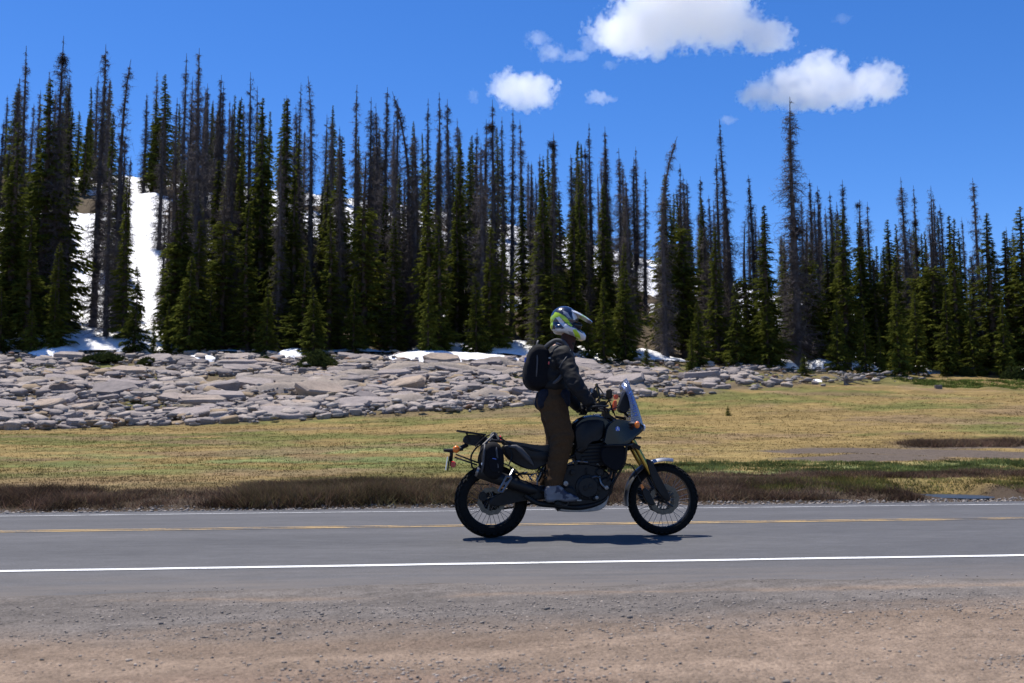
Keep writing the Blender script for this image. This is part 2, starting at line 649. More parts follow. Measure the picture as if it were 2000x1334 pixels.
n = 26000
yy = 2.9 + rng.random(n) ** 1.2 * 3.4
xx = (rng.random(n) - 0.5) * 1.15 * (yy + 0.6) + 0.079 * yy
keep = rng.random(n) < 0.15 + 1.3 * sstep(0.42, 0.68, fbm(xx * 0.9, yy * 2.2, 91))
keep &= (yy < 5.5) | (rng.random(n) < 0.15)
xx, yy = xx[keep], yy[keep]
sz = 0.0024 + 0.0068 * rng.random(len(xx)) ** 3.0
sz = np.where(rng.random(len(xx)) < 0.010, sz * 2.0, sz)
zz = np.where(yy < 5.7, gravel_z(xx, yy), np.maximum(gravel_z(xx, yy), road_z(yy)))
tone = rng.random((len(xx), 1))
pc = np.array([[0.125, 0.112, 0.102]]) * (1 - tone) + np.array([[0.36, 0.30, 0.245]]) * tone
pc = np.where(rng.random((len(xx), 1)) < 0.12, pc * 1.35, pc)
v, f, cc = scatter_stones(np.stack([xx, yy, zz + sz * 0.15], 1), sz, pc)
m_peb = mat("pebble_stone", rough=0.85, spec=0.3)
at = N(m_peb, 'ShaderNodeAttribute', attribute_name='Col')
L(m_peb, at.outputs['Color'], bsdf(m_peb).inputs['Base Color'])
tag(link('gravel', mk_mesh('gravel', v, f, m_peb, colors=np.minimum(cc, 0.7))),
    'loose grey and tan gravel scattered over the dirt pull-off', 'gravel', kind='stuff')
# ------------------------------------------------------------------ snow
m_snow = mat("old_snow", (0.88, 0.89, 0.91), 0.6, spec=0.3)
t1 = noise_node(m_snow, 3.0, 6, 0.7)
r1 = ramp(m_snow, [(0.25, (0.72, 0.70, 0.67)), (0.5, (0.90, 0.90, 0.91))])
L(m_snow, t1.outputs['Fac'], r1.inputs['Fac'])
L(m_snow, r1.outputs[0], bsdf(m_snow).inputs['Base Color'])
bump(m_snow, t1.outputs['Fac'], 0.5, 0.15)
bsdf(m_snow).inputs['Subsurface Weight'].default_value = 0.0

sx_ = np.arange(-75, 75, 0.8)
sy_ = np.arange(60, 165, 0.8)
SX, SY = np.meshgrid(sx_, sy_)
xs, yv = SX.ravel(), SY.ravel()
zt = ground_z(xs, yv)
cover = fbm(xs * 0.085, yv * 0.085, 101, 5) + 0.10 * (fbm(xs * 0.6, yv * 0.6, 105) - 0.5)
px_, py_ = pix(xs, yv, zt)


def blob(cx, cy, rx_, ry_):
    return np.exp(-((px_ - cx) / rx_) ** 2 - ((py_ - cy) / ry_) ** 2)


for (cx, cy, rx_, ry_, s) in ((190, 500, 80, 150, 0.22), (270, 600, 45, 110, 0.2), (280, 410, 50, 50, 0.2), (1010, 520, 45, 90, 0.25),
                              (1280, 540, 50, 70, 0.25), (870, 640, 40, 60, 0.2), (640, 430, 160, 60, 0.10), (690, 420, 50, 60, 0.1),
                              (170, 412, 40, 20, -0.3), (265, 445, 40, 14, -0.3)):
    cover = cover + s * blob(cx, cy, rx_, ry_)
dep = np.clip((cover - 0.475) * 5.0, -0.5, 0.75) * sstep(59, 63, yv)
dep = np.where(dep > 0, dep + 0.05 * fbm(xs, yv, 103), dep - 0.12)
vs = np.stack([xs, yv, zt + dep], 1)
nr, nc = SX.shape
idx = np.arange(nr * nc).reshape(nr, nc)
q = np.stack([idx[:-1, :-1], idx[:-1, 1:], idx[1:, 1:], idx[1:, :-1]], -1).reshape(-1, 4)
q = q[(dep[q] > -0.3).any(1)]
tag(link('snow_field', mk_mesh('snow_field', vs, q, m_snow, True)), kind='structure')


def snow_patch(px0, px1, py, depth, h, label, seed):
    """a lens of old snow lying on the ground: px span, foot line, depth in metres, thickness"""
    a, b = hit(px0, py), hit(px1, py)
    c = (a + b) / 2
    c.y += depth / 2
    half = (b.x - a.x) / 2
    nu, nv = 40, 9
    vs, fs = [], []
    for j in range(nv + 1):
        rr = j / nv
        for i in range(nu):
            t = 2 * math.pi * i / nu
            k = 1 + 0.5 * (float(fbm(math.cos(t) * 1.7 + seed * 7.1, math.sin(t) * 1.7, seed + 200)) - 0.5)
            k *= 1 + 0.25 * (float(fbm(math.cos(t) * 6 + seed * 3.3, math.sin(t) * 6, seed + 300)) - 0.5)
            x = c.x + math.cos(t) * half * rr * k
            y = c.y + math.sin(t) * depth / 2 * rr * k
            hh = h * (1 - rr ** 3.5) * (0.75 + 0.5 * float(fbm(x * 0.8, y * 0.8, seed + 5))) - 0.10 * rr ** 6
            vs.append((x, y, gz(x, y) + hh))
    for j in range(nv):
        for i in range(nu):
            i2 = (i + 1) % nu
            if j == 0:
                fs.append((i, j * nu + nu + i, j * nu + nu + i2))
            else:
                fs.append((j * nu + i, (j + 1) * nu + i, (j + 1) * nu + i2, j * nu + i2))
    # the centre ring collapses to a point
    ctr = gz(c.x, c.y) + h
    for i in range(nu):
        vs[i] = (c.x, c.y, ctr)
    me = mk_mesh('snow_patch', vs, fs, m_snow, True)
    return tag(link('snow_patch', me), label, 'snow')


for s_, a in enumerate([
    (735, 1035, 714, 3.2, 0.5, 'long white snowbank at the foot of the spruces behind the rider'),
    (18, 152, 701, 3.0, 0.4, 'thick snow patch beneath the tall green spruces above the pale slabs'),
    (215, 305, 694, 2.0, 0.5, 'small snow patch beside the dark creeping shrub'),
    (350, 424, 708, 1.4, 0.25, 'thin strip of snow by the two short grey stumps'),
    (532, 598, 705, 3.2, 0.42, 'humped snow patch next to the dark mounded shrub'),
    (1522, 1562, 720, 2.4, 0.5, 'humped bluish snow patch just left of a low conical fir'),
    (1580, 1650, 722, 2.4, 0.5, 'flat snow patch between the low conical fir and a weathered stump'),
    (1655, 1722, 724, 2.4, 0.5, 'snow patch behind the weathered grey stump'),
    (1596, 1614, 747, 1.1, 0.05, 'tiny remnant of snow on the grass by the low conical fir'),
    (1888, 1925, 728, 2.0, 0.3, 'small snow patch under the spruces above the green turf'),
    (1955, 2010, 727, 2.2, 0.3, 'snow patch under the spruces at the bright green turf end'),
]):
    snow_patch(*a, seed=s_ + 1)

# ------------------------------------------------------------------ rock slope
m_rock = mat("pale_quartzite", rough=0.9, spec=0.25)
oi = N(m_rock, 'ShaderNodeObjectInfo')
t1 = noise_node(m_rock, 2.2, 6, 0.7)
t2 = noise_node(m_rock, 16.0, 5, 0.7, stretch=(1, 1, 3))
r0 = ramp(m_rock, [(0.0, (0.205, 0.178, 0.170)), (0.35, (0.275, 0.236, 0.224)), (0.7, (0.325, 0.278, 0.255)), (1.0, (0.36, 0.28, 0.215))])
L(m_rock, oi.outputs['Random'], r0.inputs['Fac'])
r1 = ramp(m_rock, [(0.25, (0.62, 0.62, 0.62)), (0.5, (1, 1, 1)), (0.75, (1.25, 1.2, 1.15))])
L(m_rock, t1.outputs['Fac'], r1.inputs['Fac'])
r2 = ramp(m_rock, [(0.3, (0.75, 0.75, 0.75)), (0.7, (1.2, 1.2, 1.2))])
L(m_rock, t2.outputs['Fac'], r2.inputs['Fac'])
c = mix_rgb(m_rock, 1.0, mix_rgb(m_rock, 1.0, r0.outputs[0], r1.outputs[0], 'MULTIPLY'), r2.outputs[0], 'MULTIPLY')
L(m_rock, c, bsdf(m_rock).inputs['Base Color'])
bump(m_rock, t2.outputs['Fac'], 0.6, 0.06)
m_rock2 = mat("rubble_stone", rough=0.9, spec=0.25)
at = N(m_rock2, 'ShaderNodeAttribute', attribute_name='Col')
t2 = noise_node(m_rock2, 12.0, 5, 0.7)
r2 = ramp(m_rock2, [(0.3, (0.7, 0.7, 0.7)), (0.7, (1.25, 1.25, 1.25))])
L(m_rock2, t2.outputs['Fac'], r2.inputs['Fac'])
L(m_rock2, mix_rgb(m_rock2, 1.0, at.outputs['Color'], r2.outputs[0], 'MULTIPLY'), bsdf(m_rock2).inputs['Base Color'])
bump(m_rock2, t2.outputs['Fac'], 0.5, 0.05)


def slab_mesh(seed, w, d, h):
    """an angular broken slab: an irregular polygon outline, a stepped front edge and an uneven top"""
    rr = random.Random(seed)
    k = rr.randint(6, 9)
    ang = sorted(rr.uniform(0, 2 * math.pi) for _ in range(k))
    ang = [2 * math.pi * i / k + rr.uniform(-0.32, 0.32) for i in range(k)]
    bm = bmesh.new()
    rings = []
    for lev, (zz, sc) in enumerate(((-1.3, 0.84), (0.25, 1.02), (0.72, 1.0), (1.0, 0.92))):
        ring = []
        for i, a in enumerate(ang):
            r_ = 1 + rr.uniform(-0.05, 0.05)
            e = 0.75 + 0.35 * math.sin(i * 2.4 + seed)
            x = math.copysign(abs(math.cos(a)) ** 0.7, math.cos(a)) * w / 2 * sc * r_ * (0.8 + 0.2 * e)
            y = math.copysign(abs(math.sin(a)) ** 0.7, math.sin(a)) * d / 2 * sc * r_ * (0.8 + 0.2 * e)
            ring.append(bm.verts.new((x, y, h * (zz + (rr.uniform(-0.18, 0.18) if lev > 1 else 0)))))
        rings.append(ring)
    for lo, hi in zip(rings[:-1], rings[1:]):
        for i in range(k):
            bm.faces.new((lo[i], lo[(i + 1) % k], hi[(i + 1) % k], hi[i]))
    ctr = bm.verts.new((rr.uniform(-0.15, 0.15) * w, rr.uniform(-0.15, 0.15) * d, h * 1.02))
    for i in range(k):
        bm.faces.new((rings[-1][i], rings[-1][(i + 1) % k], ctr))
    bm.normal_update()
    me = bpy.data.meshes.new('stone')
    bm.to_mesh(me)
    bm.free()
    me.materials.append(m_rock)
    return me


slabs = [slab_mesh(s, 1.0, 1.0, 1.0) for s in range(22)]
# the slope itself: a rough sheet of bedrock lying 4 to 10 cm proud of the soil in places
bx = np.arange(-32, 26, 0.22)
by = np.arange(36, 62, 0.18)
BX, BY = np.meshgrid(bx, by)
x_, y_ = BX.ravel(), BY.ravel()
_, pyb = pix(x_, y_, ground_z(x_, y_))
inside = sstep(0.0, 2.0, y_ - rock_front(x_)) * sstep(57.5, 55.5, y_ + 2 * (fbm(x_ * 0.4, y_ * 0.4, 111) - 0.5)) * sstep(15, 9, x_ - 0.25 * (y_ - 45))
ter = fbm(x_ * 0.28 + 0.5 * fbm(x_ * 0.2, y_ * 0.2, 117), y_ * 1.1, 113, 4)
t9 = ter * 11
ledge = (np.floor(t9) + sstep(0.0, 0.30, t9 - np.floor(t9)) * 0.75 + 0.25 * (t9 - np.floor(t9))) / 11
lift = (ledge - 0.52) * 1.5 - 0.05 + 0.22 * (fbm(x_ * 1.6, y_ * 2.2, 115) - 0.5)
zz = ground_z(x_, y_) + np.where(inside > 0.02, lift * inside - 0.35 * (1 - inside), -0.6)
nr, nc = BX.shape
idx = np.arange(nr * nc).reshape(nr, nc)
q = np.stack([idx[:-1, :-1], idx[:-1, 1:], idx[1:, 1:], idx[1:, :-1]], -1).reshape(-1, 4)
q = q[(inside[q] > 0.02).any(1)]
t = fbm(x_ * 0.5, y_ * 0.9, 119)[:, None]
bc = np.array([[0.19, 0.16, 0.14]]) * (1 - t) + np.array([[0.32, 0.265, 0.215]]) * t
rock_slope = tag(link('rock_slope', mk_mesh('rock_slope', np.stack([x_, y_, zz], 1), q, m_rock2, colors=bc)), kind='structure')

# broken slabs, the largest 290 as single stones
cands = []
tries = 0
taken = []
while len(cands) < 280 and tries < 30000:
    tries += 1
    y = rnd.uniform(37, 58.5)
    x = rnd.uniform(-0.60, 0.47) * y
    f = float(rock_front(x))
    if y < f - 0.3 or x > 13 + 0.25 * (y - 45):
        continue
    if fbm(x * 0.5 + 3, y * 0.5, 131) < 0.36 + 0.25 * sstep(8, 14, x):
        continue
    w = rnd.uniform(0.7, 1.4) if rnd.random() < 0.66 else rnd.uniform(1.4, 2.6)
    d = w * rnd.uniform(0.32, 0.6)
    if any(abs(x - a) < (w + b) * 0.36 and abs(y - e) < (d + g) * 0.36 for a, e, b, g in taken):
        continue
    taken.append((x, y, w, d))
    cands.append((x, y, w, d))
for i, (x, y, w, d) in enumerate(cands):
    s = link('stone', slabs[i % len(slabs)], rock_slope)
    h = rnd.uniform(0.07, 0.19) * (0.65 + 0.35 * w)
    sl = math.atan2(gz(x, y + 1) - gz(x, y - 1), 2)
    s.location = (x, y, gz(x, y) + h * 0.35 + rnd.uniform(0.0, 0.16))
    s.rotation_euler = (sl + R(rnd.uniform(-1, 17)), R(rnd.uniform(-7, 7)), R(rnd.uniform(-35, 35)) + (math.pi if rnd.random() < 0.5 else 0))
    if abs(s.rotation_euler.z) > 1.6:
        s.rotation_euler.x *= -1
    s.scale = (w, d, h)

# lesser slabs, past the count worth keeping apart
def slab_arrays(me):
    v = np.array([w_.co[:] for w_ in me.vertices])
    f = []
    for p in me.polygons:
        q_ = list(p.vertices)
        f += [(q_[0], q_[i], q_[i + 1]) for i in range(1, len(q_) - 1)]
    return v, np.array(f)


SA = [slab_arrays(s) for s in slabs]
VV, FF, CC, off = [], [], [], 0
made = 0
while made < 2500:
    y = rnd.uniform(36.8, 58.8)
    x = rnd.uniform(-0.62, 0.47) * y
    if y < float(rock_front(x)) - 0.5 or x > 19 + 0.3 * (y - 45):
        continue
    if fbm(x * 0.5 + 3, y * 0.5, 131) < 0.41 + 0.26 * sstep(7, 18, x):
        continue
    made += 1
    v, f = SA[rnd.randrange(len(SA))]
    w = 0.22 + 0.75 * rnd.random() ** 1.6
    d = w * rnd.uniform(0.4, 0.75)
    h = rnd.uniform(0.06, 0.16) * (0.5 + 0.6 * w)
    sl = math.atan2(gz(x, y + 1) - gz(x, y - 1), 2)
    az_ = R(rnd.uniform(-40, 40))
    M3 = Matrix.Rotation(sl + R(rnd.uniform(-4, 20)), 3, 'X') @ Matrix.Rotation(R(rnd.uniform(-10, 10)), 3, 'Y') @ Matrix.Rotation(az_, 3, 'Z')
    vv = (v * np.array([[w, d, h]])) @ np.array(M3).T + np.array([[x, y, gz(x, y) + h * 0.3 + rnd.uniform(0, 0.14)]])
    VV.append(vv)
    FF.append(f + off)
    off += len(v)
    t = rnd.random()
    base = np.array([0.19, 0.163, 0.155]) * (1 - t) + np.array([0.36, 0.305, 0.265]) * t
    if rnd.random() < 0.10:
        base = np.array([0.27, 0.20, 0.13])
    CC.append(np.repeat(base[None], len(v), 0))
ob = link('lesser_slab', mk_mesh('lesser_slab', np.concatenate(VV), np.concatenate(FF), m_rock2, colors=np.concatenate(CC)), rock_slope)
tag(ob, kind='stuff')

# rubble between them
n = 15000
yy = rng.uniform(36.5, 60, n)
xx = rng.uniform(-0.66, 0.50, n) * yy
f = rock_front(xx)
keep = (yy > f - 0.8) & (rng.random(n) < 0.25 + sstep(0.4, 0.6, fbm(xx * 0.6, yy * 0.9, 141)) - 0.5 * sstep(9, 17, xx - 0.25 * (yy - 45)))
xx, yy = xx[keep], yy[keep]
sz = 0.035 + 0.20 * rng.random(len(xx)) ** 3.2
tone = rng.random((len(xx), 1))
rc = np.array([[0.16, 0.145, 0.14]]) * (1 - tone) + np.array([[0.42, 0.365, 0.32]]) * tone
rc = np.where(rng.random((len(xx), 1)) < 0.05, np.array([[0.24, 0.14, 0.09]]), rc)
zz = ground_z(xx, yy) + rng.uniform(0, 0.25, len(xx)) + sz * 0.1
v, f, cc = scatter_stones(np.stack([xx, yy, zz], 1), sz * 1.25, rc, 0.45)
ob = link('rubble', mk_mesh('rubble', v, f, m_rock2, colors=cc), rock_slope)
tag(ob, kind='stuff')


def boulder(px, py, wpx, hpx, colr, label, seed):
    c = hit(px, py)
    s = c.y / FPX
    w, h = wpx * s, hpx * s
    bm = bmesh.new()
    bmesh.ops.create_icosphere(bm, subdivisions=3, radius=1.0)
    for vtx in bm.verts:
        p = vtx.co
        k = 1 + 0.34 * mnoise.noise(p * 1.3 + Vector((seed * 3.7, 0, 0))) + 0.10 * mnoise.noise(p * 3.6 + Vector((0, seed, 0)))
        q_ = p * k
        vtx.co = Vector((max(-0.82, min(0.85, q_.x)) * w / 1.6, max(-0.75, min(0.8, q_.y)) * w / 2.0, max(-0.75, min(0.62, q_.z + 0.15 * q_.x)) * h / 1.25))
    m = mat("boulder_stone", colr, 0.9, spec=0.2)
    grain(m, colr, 0.35, 7, 0.6, 0.05)
    me = bpy.data.meshes.new('boulder')
    bm.to_mesh(me)
    bm.free()
    me.materials.append(m)
    o = link('boulder', me)
    o.location = c + Vector((0, 0.1, h * 0.36))
    o.rotation_euler.z = seed * 1.3
    return tag(o, label, 'boulder')


boulder(172, 732, 30, 16, (0.15, 0.11, 0.075), 'squat brown boulder perched on a pale slab below the creeping shrub', 1)
boulder(356, 806, 38, 18, (0.22, 0.175, 0.115), 'rounded tan boulder low on the rock slope', 2)
boulder(580, 778, 22, 15, (0.13, 0.10, 0.08), 'dark brown boulder standing beside a wedge-shaped tan boulder', 3)
boulder(643, 780, 32, 16, (0.26, 0.205, 0.145), 'wedge-shaped tan boulder beside a dark brown boulder', 4)
boulder(120, 768, 44, 20, (0.175, 0.135, 0.115), 'reddish brown block with a shadowed end among the slabs', 5)
boulder(395, 786, 20, 10, (0.30, 0.24, 0.16), 'small pale tan stone above the rounded tan boulder', 6)
boulder(1835, 760, 14, 10, (0.15, 0.13, 0.115), 'small grey boulder alone where the meadow meets the spruces', 7)
boulder(715, 722, 26, 10, (0.12, 0.105, 0.095), 'flat dark boulder below the roots of a grey spruce trunk', 8)
# ------------------------------------------------------------------ trees
def leaf_mat(name, dark, light, trans=0.35):
    m = bpy.data.materials.new(name)
    m.use_nodes = True
    nt = m.node_tree
    nt.nodes.remove(nt.nodes['Principled BSDF'])
    out = nt.nodes['Material Output']
    at = N(m, 'ShaderNodeAttribute', attribute_name='Col')
    oi = N(m, 'ShaderNodeObjectInfo')
    sep = N(m, 'ShaderNodeSeparateColor')
    L(m, at.outputs['Color'], sep.inputs[0])
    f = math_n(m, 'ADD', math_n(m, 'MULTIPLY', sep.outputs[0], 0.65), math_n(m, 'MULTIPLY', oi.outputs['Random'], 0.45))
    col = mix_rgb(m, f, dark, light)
    d = N(m, 'ShaderNodeBsdfDiffuse')
    t = N(m, 'ShaderNodeBsdfTranslucent')
    L(m, col, d.inputs['Color'])
    L(m, col, t.inputs['Color'])
    ms = N(m, 'ShaderNodeMixShader')
    ms.inputs[0].default_value = trans
    L(m, d.outputs[0], ms.inputs[1])
    L(m, t.outputs[0], ms.inputs[2])
    L(m, ms.outputs[0], out.inputs['Surface'])
    return m


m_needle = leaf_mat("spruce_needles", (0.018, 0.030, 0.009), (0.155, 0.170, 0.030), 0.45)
m_shrub = leaf_mat("juniper_needles", (0.020, 0.030, 0.012), (0.060, 0.075, 0.022), 0.30)
m_bark = mat("spruce_bark", (0.07, 0.055, 0.045), 0.95, spec=0.1)
grain(m_bark, (0.075, 0.058, 0.047), 0.45, 6, 0.6, 0.03)
m_dead = mat("weathered_dead_wood", (0.12, 0.10, 0.09), 0.95, spec=0.1)
t1 = noise_node(m_dead, 3.0, 5, 0.7, 'obj', (2, 2, 0.4))
oi = N(m_dead, 'ShaderNodeObjectInfo')
r1 = ramp(m_dead, [(0.3, (0.060, 0.053, 0.053)), (0.7, (0.165, 0.148, 0.146))])
L(m_dead, t1.outputs['Fac'], r1.inputs['Fac'])
r2 = ramp(m_dead, [(0.0, (0.55, 0.52, 0.51)), (1.0, (1.35, 1.32, 1.32))])
L(m_dead, oi.outputs['Random'], r2.inputs['Fac'])
L(m_dead, mix_rgb(m_dead, 1.0, r1.outputs[0], r2.outputs[0], 'MULTIPLY'), bsdf(m_dead).inputs['Base Color'])
bump(m_dead, t1.outputs['Fac'], 0.4, 0.02)


class Geo:
    def __init__(self):
        self.v, self.f, self.c, self.n = [], [], [], 0

    def add(self, v, f, c=None):
        v = np.asarray(v, float)
        self.v.append(v)
        self.f.append(np.asarray(f) + self.n)
        self.c.append(np.full((len(v), 3), 0.5) if c is None else np.asarray(c))
        self.n += len(v)

    def mesh(self, name, m, smooth=False):
        return mk_mesh(name, np.concatenate(self.v), np.concatenate(self.f), m, smooth, colors=np.concatenate(self.c))


def trunk_geo(g, h, r0, bend, seed, top_r=0.015, sides=7, segs=14):
    rr = random.Random(seed)
    ph = rr.uniform(0, 6.28)
    pts = []
    for i in range(segs + 1):
        t = i / segs
        off = bend * max(0, t - 0.55) ** 2 * 4.0
        wob = 0.06 * math.sin(t * 7 + ph)
        x = off * math.cos(ph) + wob * t
        y = off * math.sin(ph) * 0.5
        z = h * t - (abs(bend) * 0.9 * max(0, t - 0.8) ** 2 * 6 if bend else 0)
        r = r0 * (1 - t) ** 0.85 + top_r
        if t < 0.08:
            r *= 1 + 0.6 * (1 - t / 0.08) ** 2
        pts.append((x, y, z, r))
    v, f = [], []
    for (x, y, z, r) in pts:
        for k in range(sides):
            a = 2 * math.pi * k / sides
            v.append((x + r * math.cos(a), y + r * math.sin(a), z))
    for i in range(segs):
        for k in range(sides):
            k2 = (k + 1) % sides
            a, b, c, d = i * sides + k, i * sides + k2, (i + 1) * sides + k2, (i + 1) * sides + k
            f += [(a, b, c), (a, c, d)]
    g.add(v, f)
    P = np.array(pts)

    def at(t):
        return np.array([np.interp(t, np.linspace(0, 1, segs + 1), P[:, k]) for k in range(3)])
    return at


def sticks(P0, P1, r0):
    """thin three-sided tapering sticks, vectorised"""
    P0, P1 = np.asarray(P0, float), np.asarray(P1, float)
    d = P1 - P0
    d /= np.linalg.norm(d, axis=1, keepdims=True) + 1e-9
    up = np.where(np.abs(d[:, 2:3]) > 0.9, np.array([[1.0, 0, 0]]), np.array([[0, 0, 1.0]]))
    a = np.cross(d, up)
    a /= np.linalg.norm(a, axis=1, keepdims=True) + 1e-9
    b = np.cross(d, a)
    n = len(P0)
    r0 = np.asarray(r0).reshape(-1, 1)
    vs = []
    for k in range(3):
        t = 2 * math.pi * k / 3
        vs.append(P0 + (a * math.cos(t) + b * math.sin(t)) * r0)
    vs.append(P1)
    v = np.stack(vs, 1).reshape(-1, 3)
    f = (np.array([[0, 1, 3], [1, 2, 3], [2, 0, 3]])[None] + (np.arange(n) * 4)[:, None, None]).reshape(-1, 3)
    return v, f


def live_tree(seed, h=15.0, rad=1.55, bare_top=0.0, skirt=0.03, dens=1.0, power=0.75):
    """tapered trunk, whorls of drooping boughs, each hung with needle sprays"""
    r = np.random.default_rng(seed)
    gt, gc = Geo(), Geo()
    at = trunk_geo(gt, h, 0.016 * h, r.uniform(-0.2, 0.2), seed)
    nb = int(h * 34 * dens)
    hs = skirt + (1 - skirt) * (1 - r.random(nb) ** 0.90)
    hs = np.clip(hs, skirt, 0.992)
    phi = r.uniform(0, 2 * math.pi, nb)
    lobe = 1 + 0.28 * np.sin(phi * 2 + hs * 9 + seed) + 0.18 * np.sin(hs * 47 + seed) + 0.15 * np.sin(hs * 21 + phi)
    env = rad * np.minimum((1 - hs) ** power, 0.28 + (hs / 0.16) * 0.72) * lobe * r.uniform(0.55, 1.12, nb) + 0.05
    base = np.array([at(t) for t in hs])
    dead = hs > (1 - bare_top)
    env = np.where(dead, env * 0.75 + 0.18, env)
    droop = np.where(hs > 0.85, r.uniform(-0.1, 0.6, nb), r.uniform(-0.55, 0.05, nb))
    dirv = np.stack([np.cos(phi), np.sin(phi), droop], 1)
    tip = base + dirv * env[:, None]
    tip[:, 2] += 0.10 * env * r.uniform(0, 1, nb)
    v, f = sticks(base, tip, 0.010 + 0.010 * env)
    gt.add(v, f)
    if dead.any():
        b0, t0, e0 = base[dead], tip[dead], env[dead]
        for k in range(3):
            s = r.uniform(0.2, 0.95, len(b0))[:, None]
            p = b0 + (t0 - b0) * s
            q = p + r.normal(0, 0.16, p.shape)
            v, f = sticks(p, q, np.full(len(p), 0.008))
            gt.add(v, f)
    live = ~dead
    b0, t0, e0, h0 = base[live], tip[live], env[live], hs[live]
    per = 13
    tone_b = r.random(len(b0))
    for k in range(per):
        s = ((k + r.random(len(b0))) / per) ** 0.65
        p = b0 + (t0 - b0) * s[:, None]
        size = (0.11 + 0.13 * r.random(len(b0))) * (0.6 + 0.5 * np.minimum(e0 / 1.0, 1.2)) * (0.42 + 0.62 * (1 - h0) ** 0.5)
        along = (t0 - b0) / (np.linalg.norm(t0 - b0, axis=1, keepdims=True) + 1e-6)
        side = np.cross(along, np.array([[0, 0, 1.0]])) * r.choice([-1, 1], (len(b0), 1)) * r.uniform(0.1, 1, (len(b0), 1))
        d1 = along * r.uniform(0.4, 1.0, (len(b0), 1)) + side + np.array([[0, 0, 1]]) * r.uniform(-0.85, 0.15, (len(b0), 1))
        d1 /= np.linalg.norm(d1, axis=1, keepdims=True)
        d2 = np.cross(d1, r.normal(0, 1, d1.shape))
        d2 /= np.linalg.norm(d2, axis=1, keepdims=True) + 1e-6
        A_ = p + d2 * size[:, None] * 0.36
        B_ = p - d2 * size[:, None] * 0.36
        C_ = p + d1 * size[:, None] * 1.9
        v = np.stack([A_, B_, C_], 1).reshape(-1, 3)
        f = np.arange(len(v)).reshape(-1, 3)
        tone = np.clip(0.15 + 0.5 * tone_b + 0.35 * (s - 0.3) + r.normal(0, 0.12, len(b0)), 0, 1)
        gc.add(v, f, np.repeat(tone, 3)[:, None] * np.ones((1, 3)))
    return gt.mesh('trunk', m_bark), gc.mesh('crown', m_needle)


def dead_tree(seed, h=15.0, rad=0.95, bend=0.0, dens=1.0, clump=False):
    """a standing snag: trunk, and a crown of bare broken boughs and fine twigs"""
    r = np.random.default_rng(seed)
    gt, gc = Geo(), Geo()
    at = trunk_geo(gt, h, 0.0125 * h, bend, seed, top_r=0.012)
    nb = int(h * 40 * dens)
    hs = np.clip(0.06 + 0.92 * (1 - r.random(nb) ** 0.75), 0.05, 0.99)
    phi = r.uniform(0, 6.283, nb)
    env = rad * (0.13 + 1.15 * (1 - hs) ** 0.9) * r.uniform(0.35, 1.15, nb) * (1 + 0.3 * np.sin(hs * 31 + seed))
    base = np.array([at(t) for t in hs])
    droop = np.where(hs > 0.75, r.uniform(-0.25, 0.5, nb), r.uniform(-0.7, 0.1, nb))
    tip = base + np.stack([np.cos(phi), np.sin(phi), droop], 1) * env[:, None]
    v, f = sticks(base, tip, 0.010 + 0.012 * env)
    gc.add(v, f)
    for k in range(13):
        s = r.uniform(0.15, 1.0, nb)[:, None]
        p = base + (tip - base) * s
        q = p + r.normal(0, 0.21, p.shape) * np.minimum(1, env[:, None] + 0.35) + np.array([[0, 0, -0.06]])
        v, f = sticks(p, q, np.full(nb, 0.0095))
        gc.add(v, f)
    return gt.mesh('trunk', m_dead), gc.mesh('crown', m_dead)


LIVE = [live_tree(100 + i, 15, [1.15, 1.38, 1.65, 1.25, 1.5, 1.05][i % 6], 0.0, [0.02, 0.05, 0.10][i % 3], 1.0, [0.92, 1.05, 0.82][i % 3]) for i in range(9)]
HALF = [live_tree(200 + i, 15, 1.5, [0.28, 0.4, 0.2][i], 0.05, 1.0, 0.6) for i in range(3)]
YOUNG = [live_tree(300 + i, 8, [1.5, 1.3, 1.75][i], 0.0, 0.01, 1.25, 0.85) for i in range(3)]
DEAD = [dead_tree(400 + i, 15, [0.95, 1.15, 0.8, 1.0][i % 4], 0.0, [1.0, 1.25, 0.8][i % 3]) for i in range(7)]
BENT = [dead_tree(500 + i, 15, 0.95, [0.9, -0.7, 1.3][i], 0.9) for i in range(3)]
MAP = {'L': (LIVE, 15), 'H': (HALF, 15), 'Y': (YOUNG, 8), 'D': (DEAD, 15), 'B': (BENT, 15)}
NAMES = {'L': 'spruce_tree', 'H': 'spruce_tree', 'Y': 'young_spruce', 'D': 'dead_spruce', 'B': 'dead_spruce'}
CATS = {'L': 'tree', 'H': 'tree', 'Y': 'young tree', 'D': 'dead tree', 'B': 'dead tree'}


def tree_at(x, y, h, kind, label, group=None, wide=1.0, var=None, rot=None, lean=0.0):
    pool, hh = MAP[kind]
    tm, cm = pool[rnd.randrange(len(pool)) if var is None else var]
    s = h / hh
    if group:                                   # size sets neighbours apart
        adj = ('tall ' if h > 14.5 else 'low ' if h < 9.5 else 'mid-height ') + ('broad ' if wide > 1.08 else 'slim ' if wide < 0.9 else '')
        if kind in 'LDH':
            label, group = adj + label, adj + group
    root = bpy.data.objects.new(NAMES[kind], None)
    root.empty_display_size = 0.3
    root.location = (x, y, gz(x, y) - 0.12)
    root.rotation_euler = (0 if lean is None else R(rnd.uniform(-1, 1)), 0 if lean is None else R(rnd.uniform(-1, 1) + lean), rnd.uniform(0, 6.28) if rot is None else rot)
    sx = wide * (0.55 * s + 0.45) if kind != 'Y' else wide * s
    root.scale = (sx, sx, s)
    COL.objects.link(root)
    for nm, me in (('trunk', tm), ('crown', cm)):
        o = bpy.data.objects.new(nm, me)
        COL.objects.link(o)
        o.parent = root
    return tag(root, label, CATS[kind], group)


TREE_AT = {}
STRAIGHT = {965, 1085, 1158, 1800, 98, 1560, 1690, 752, 797}


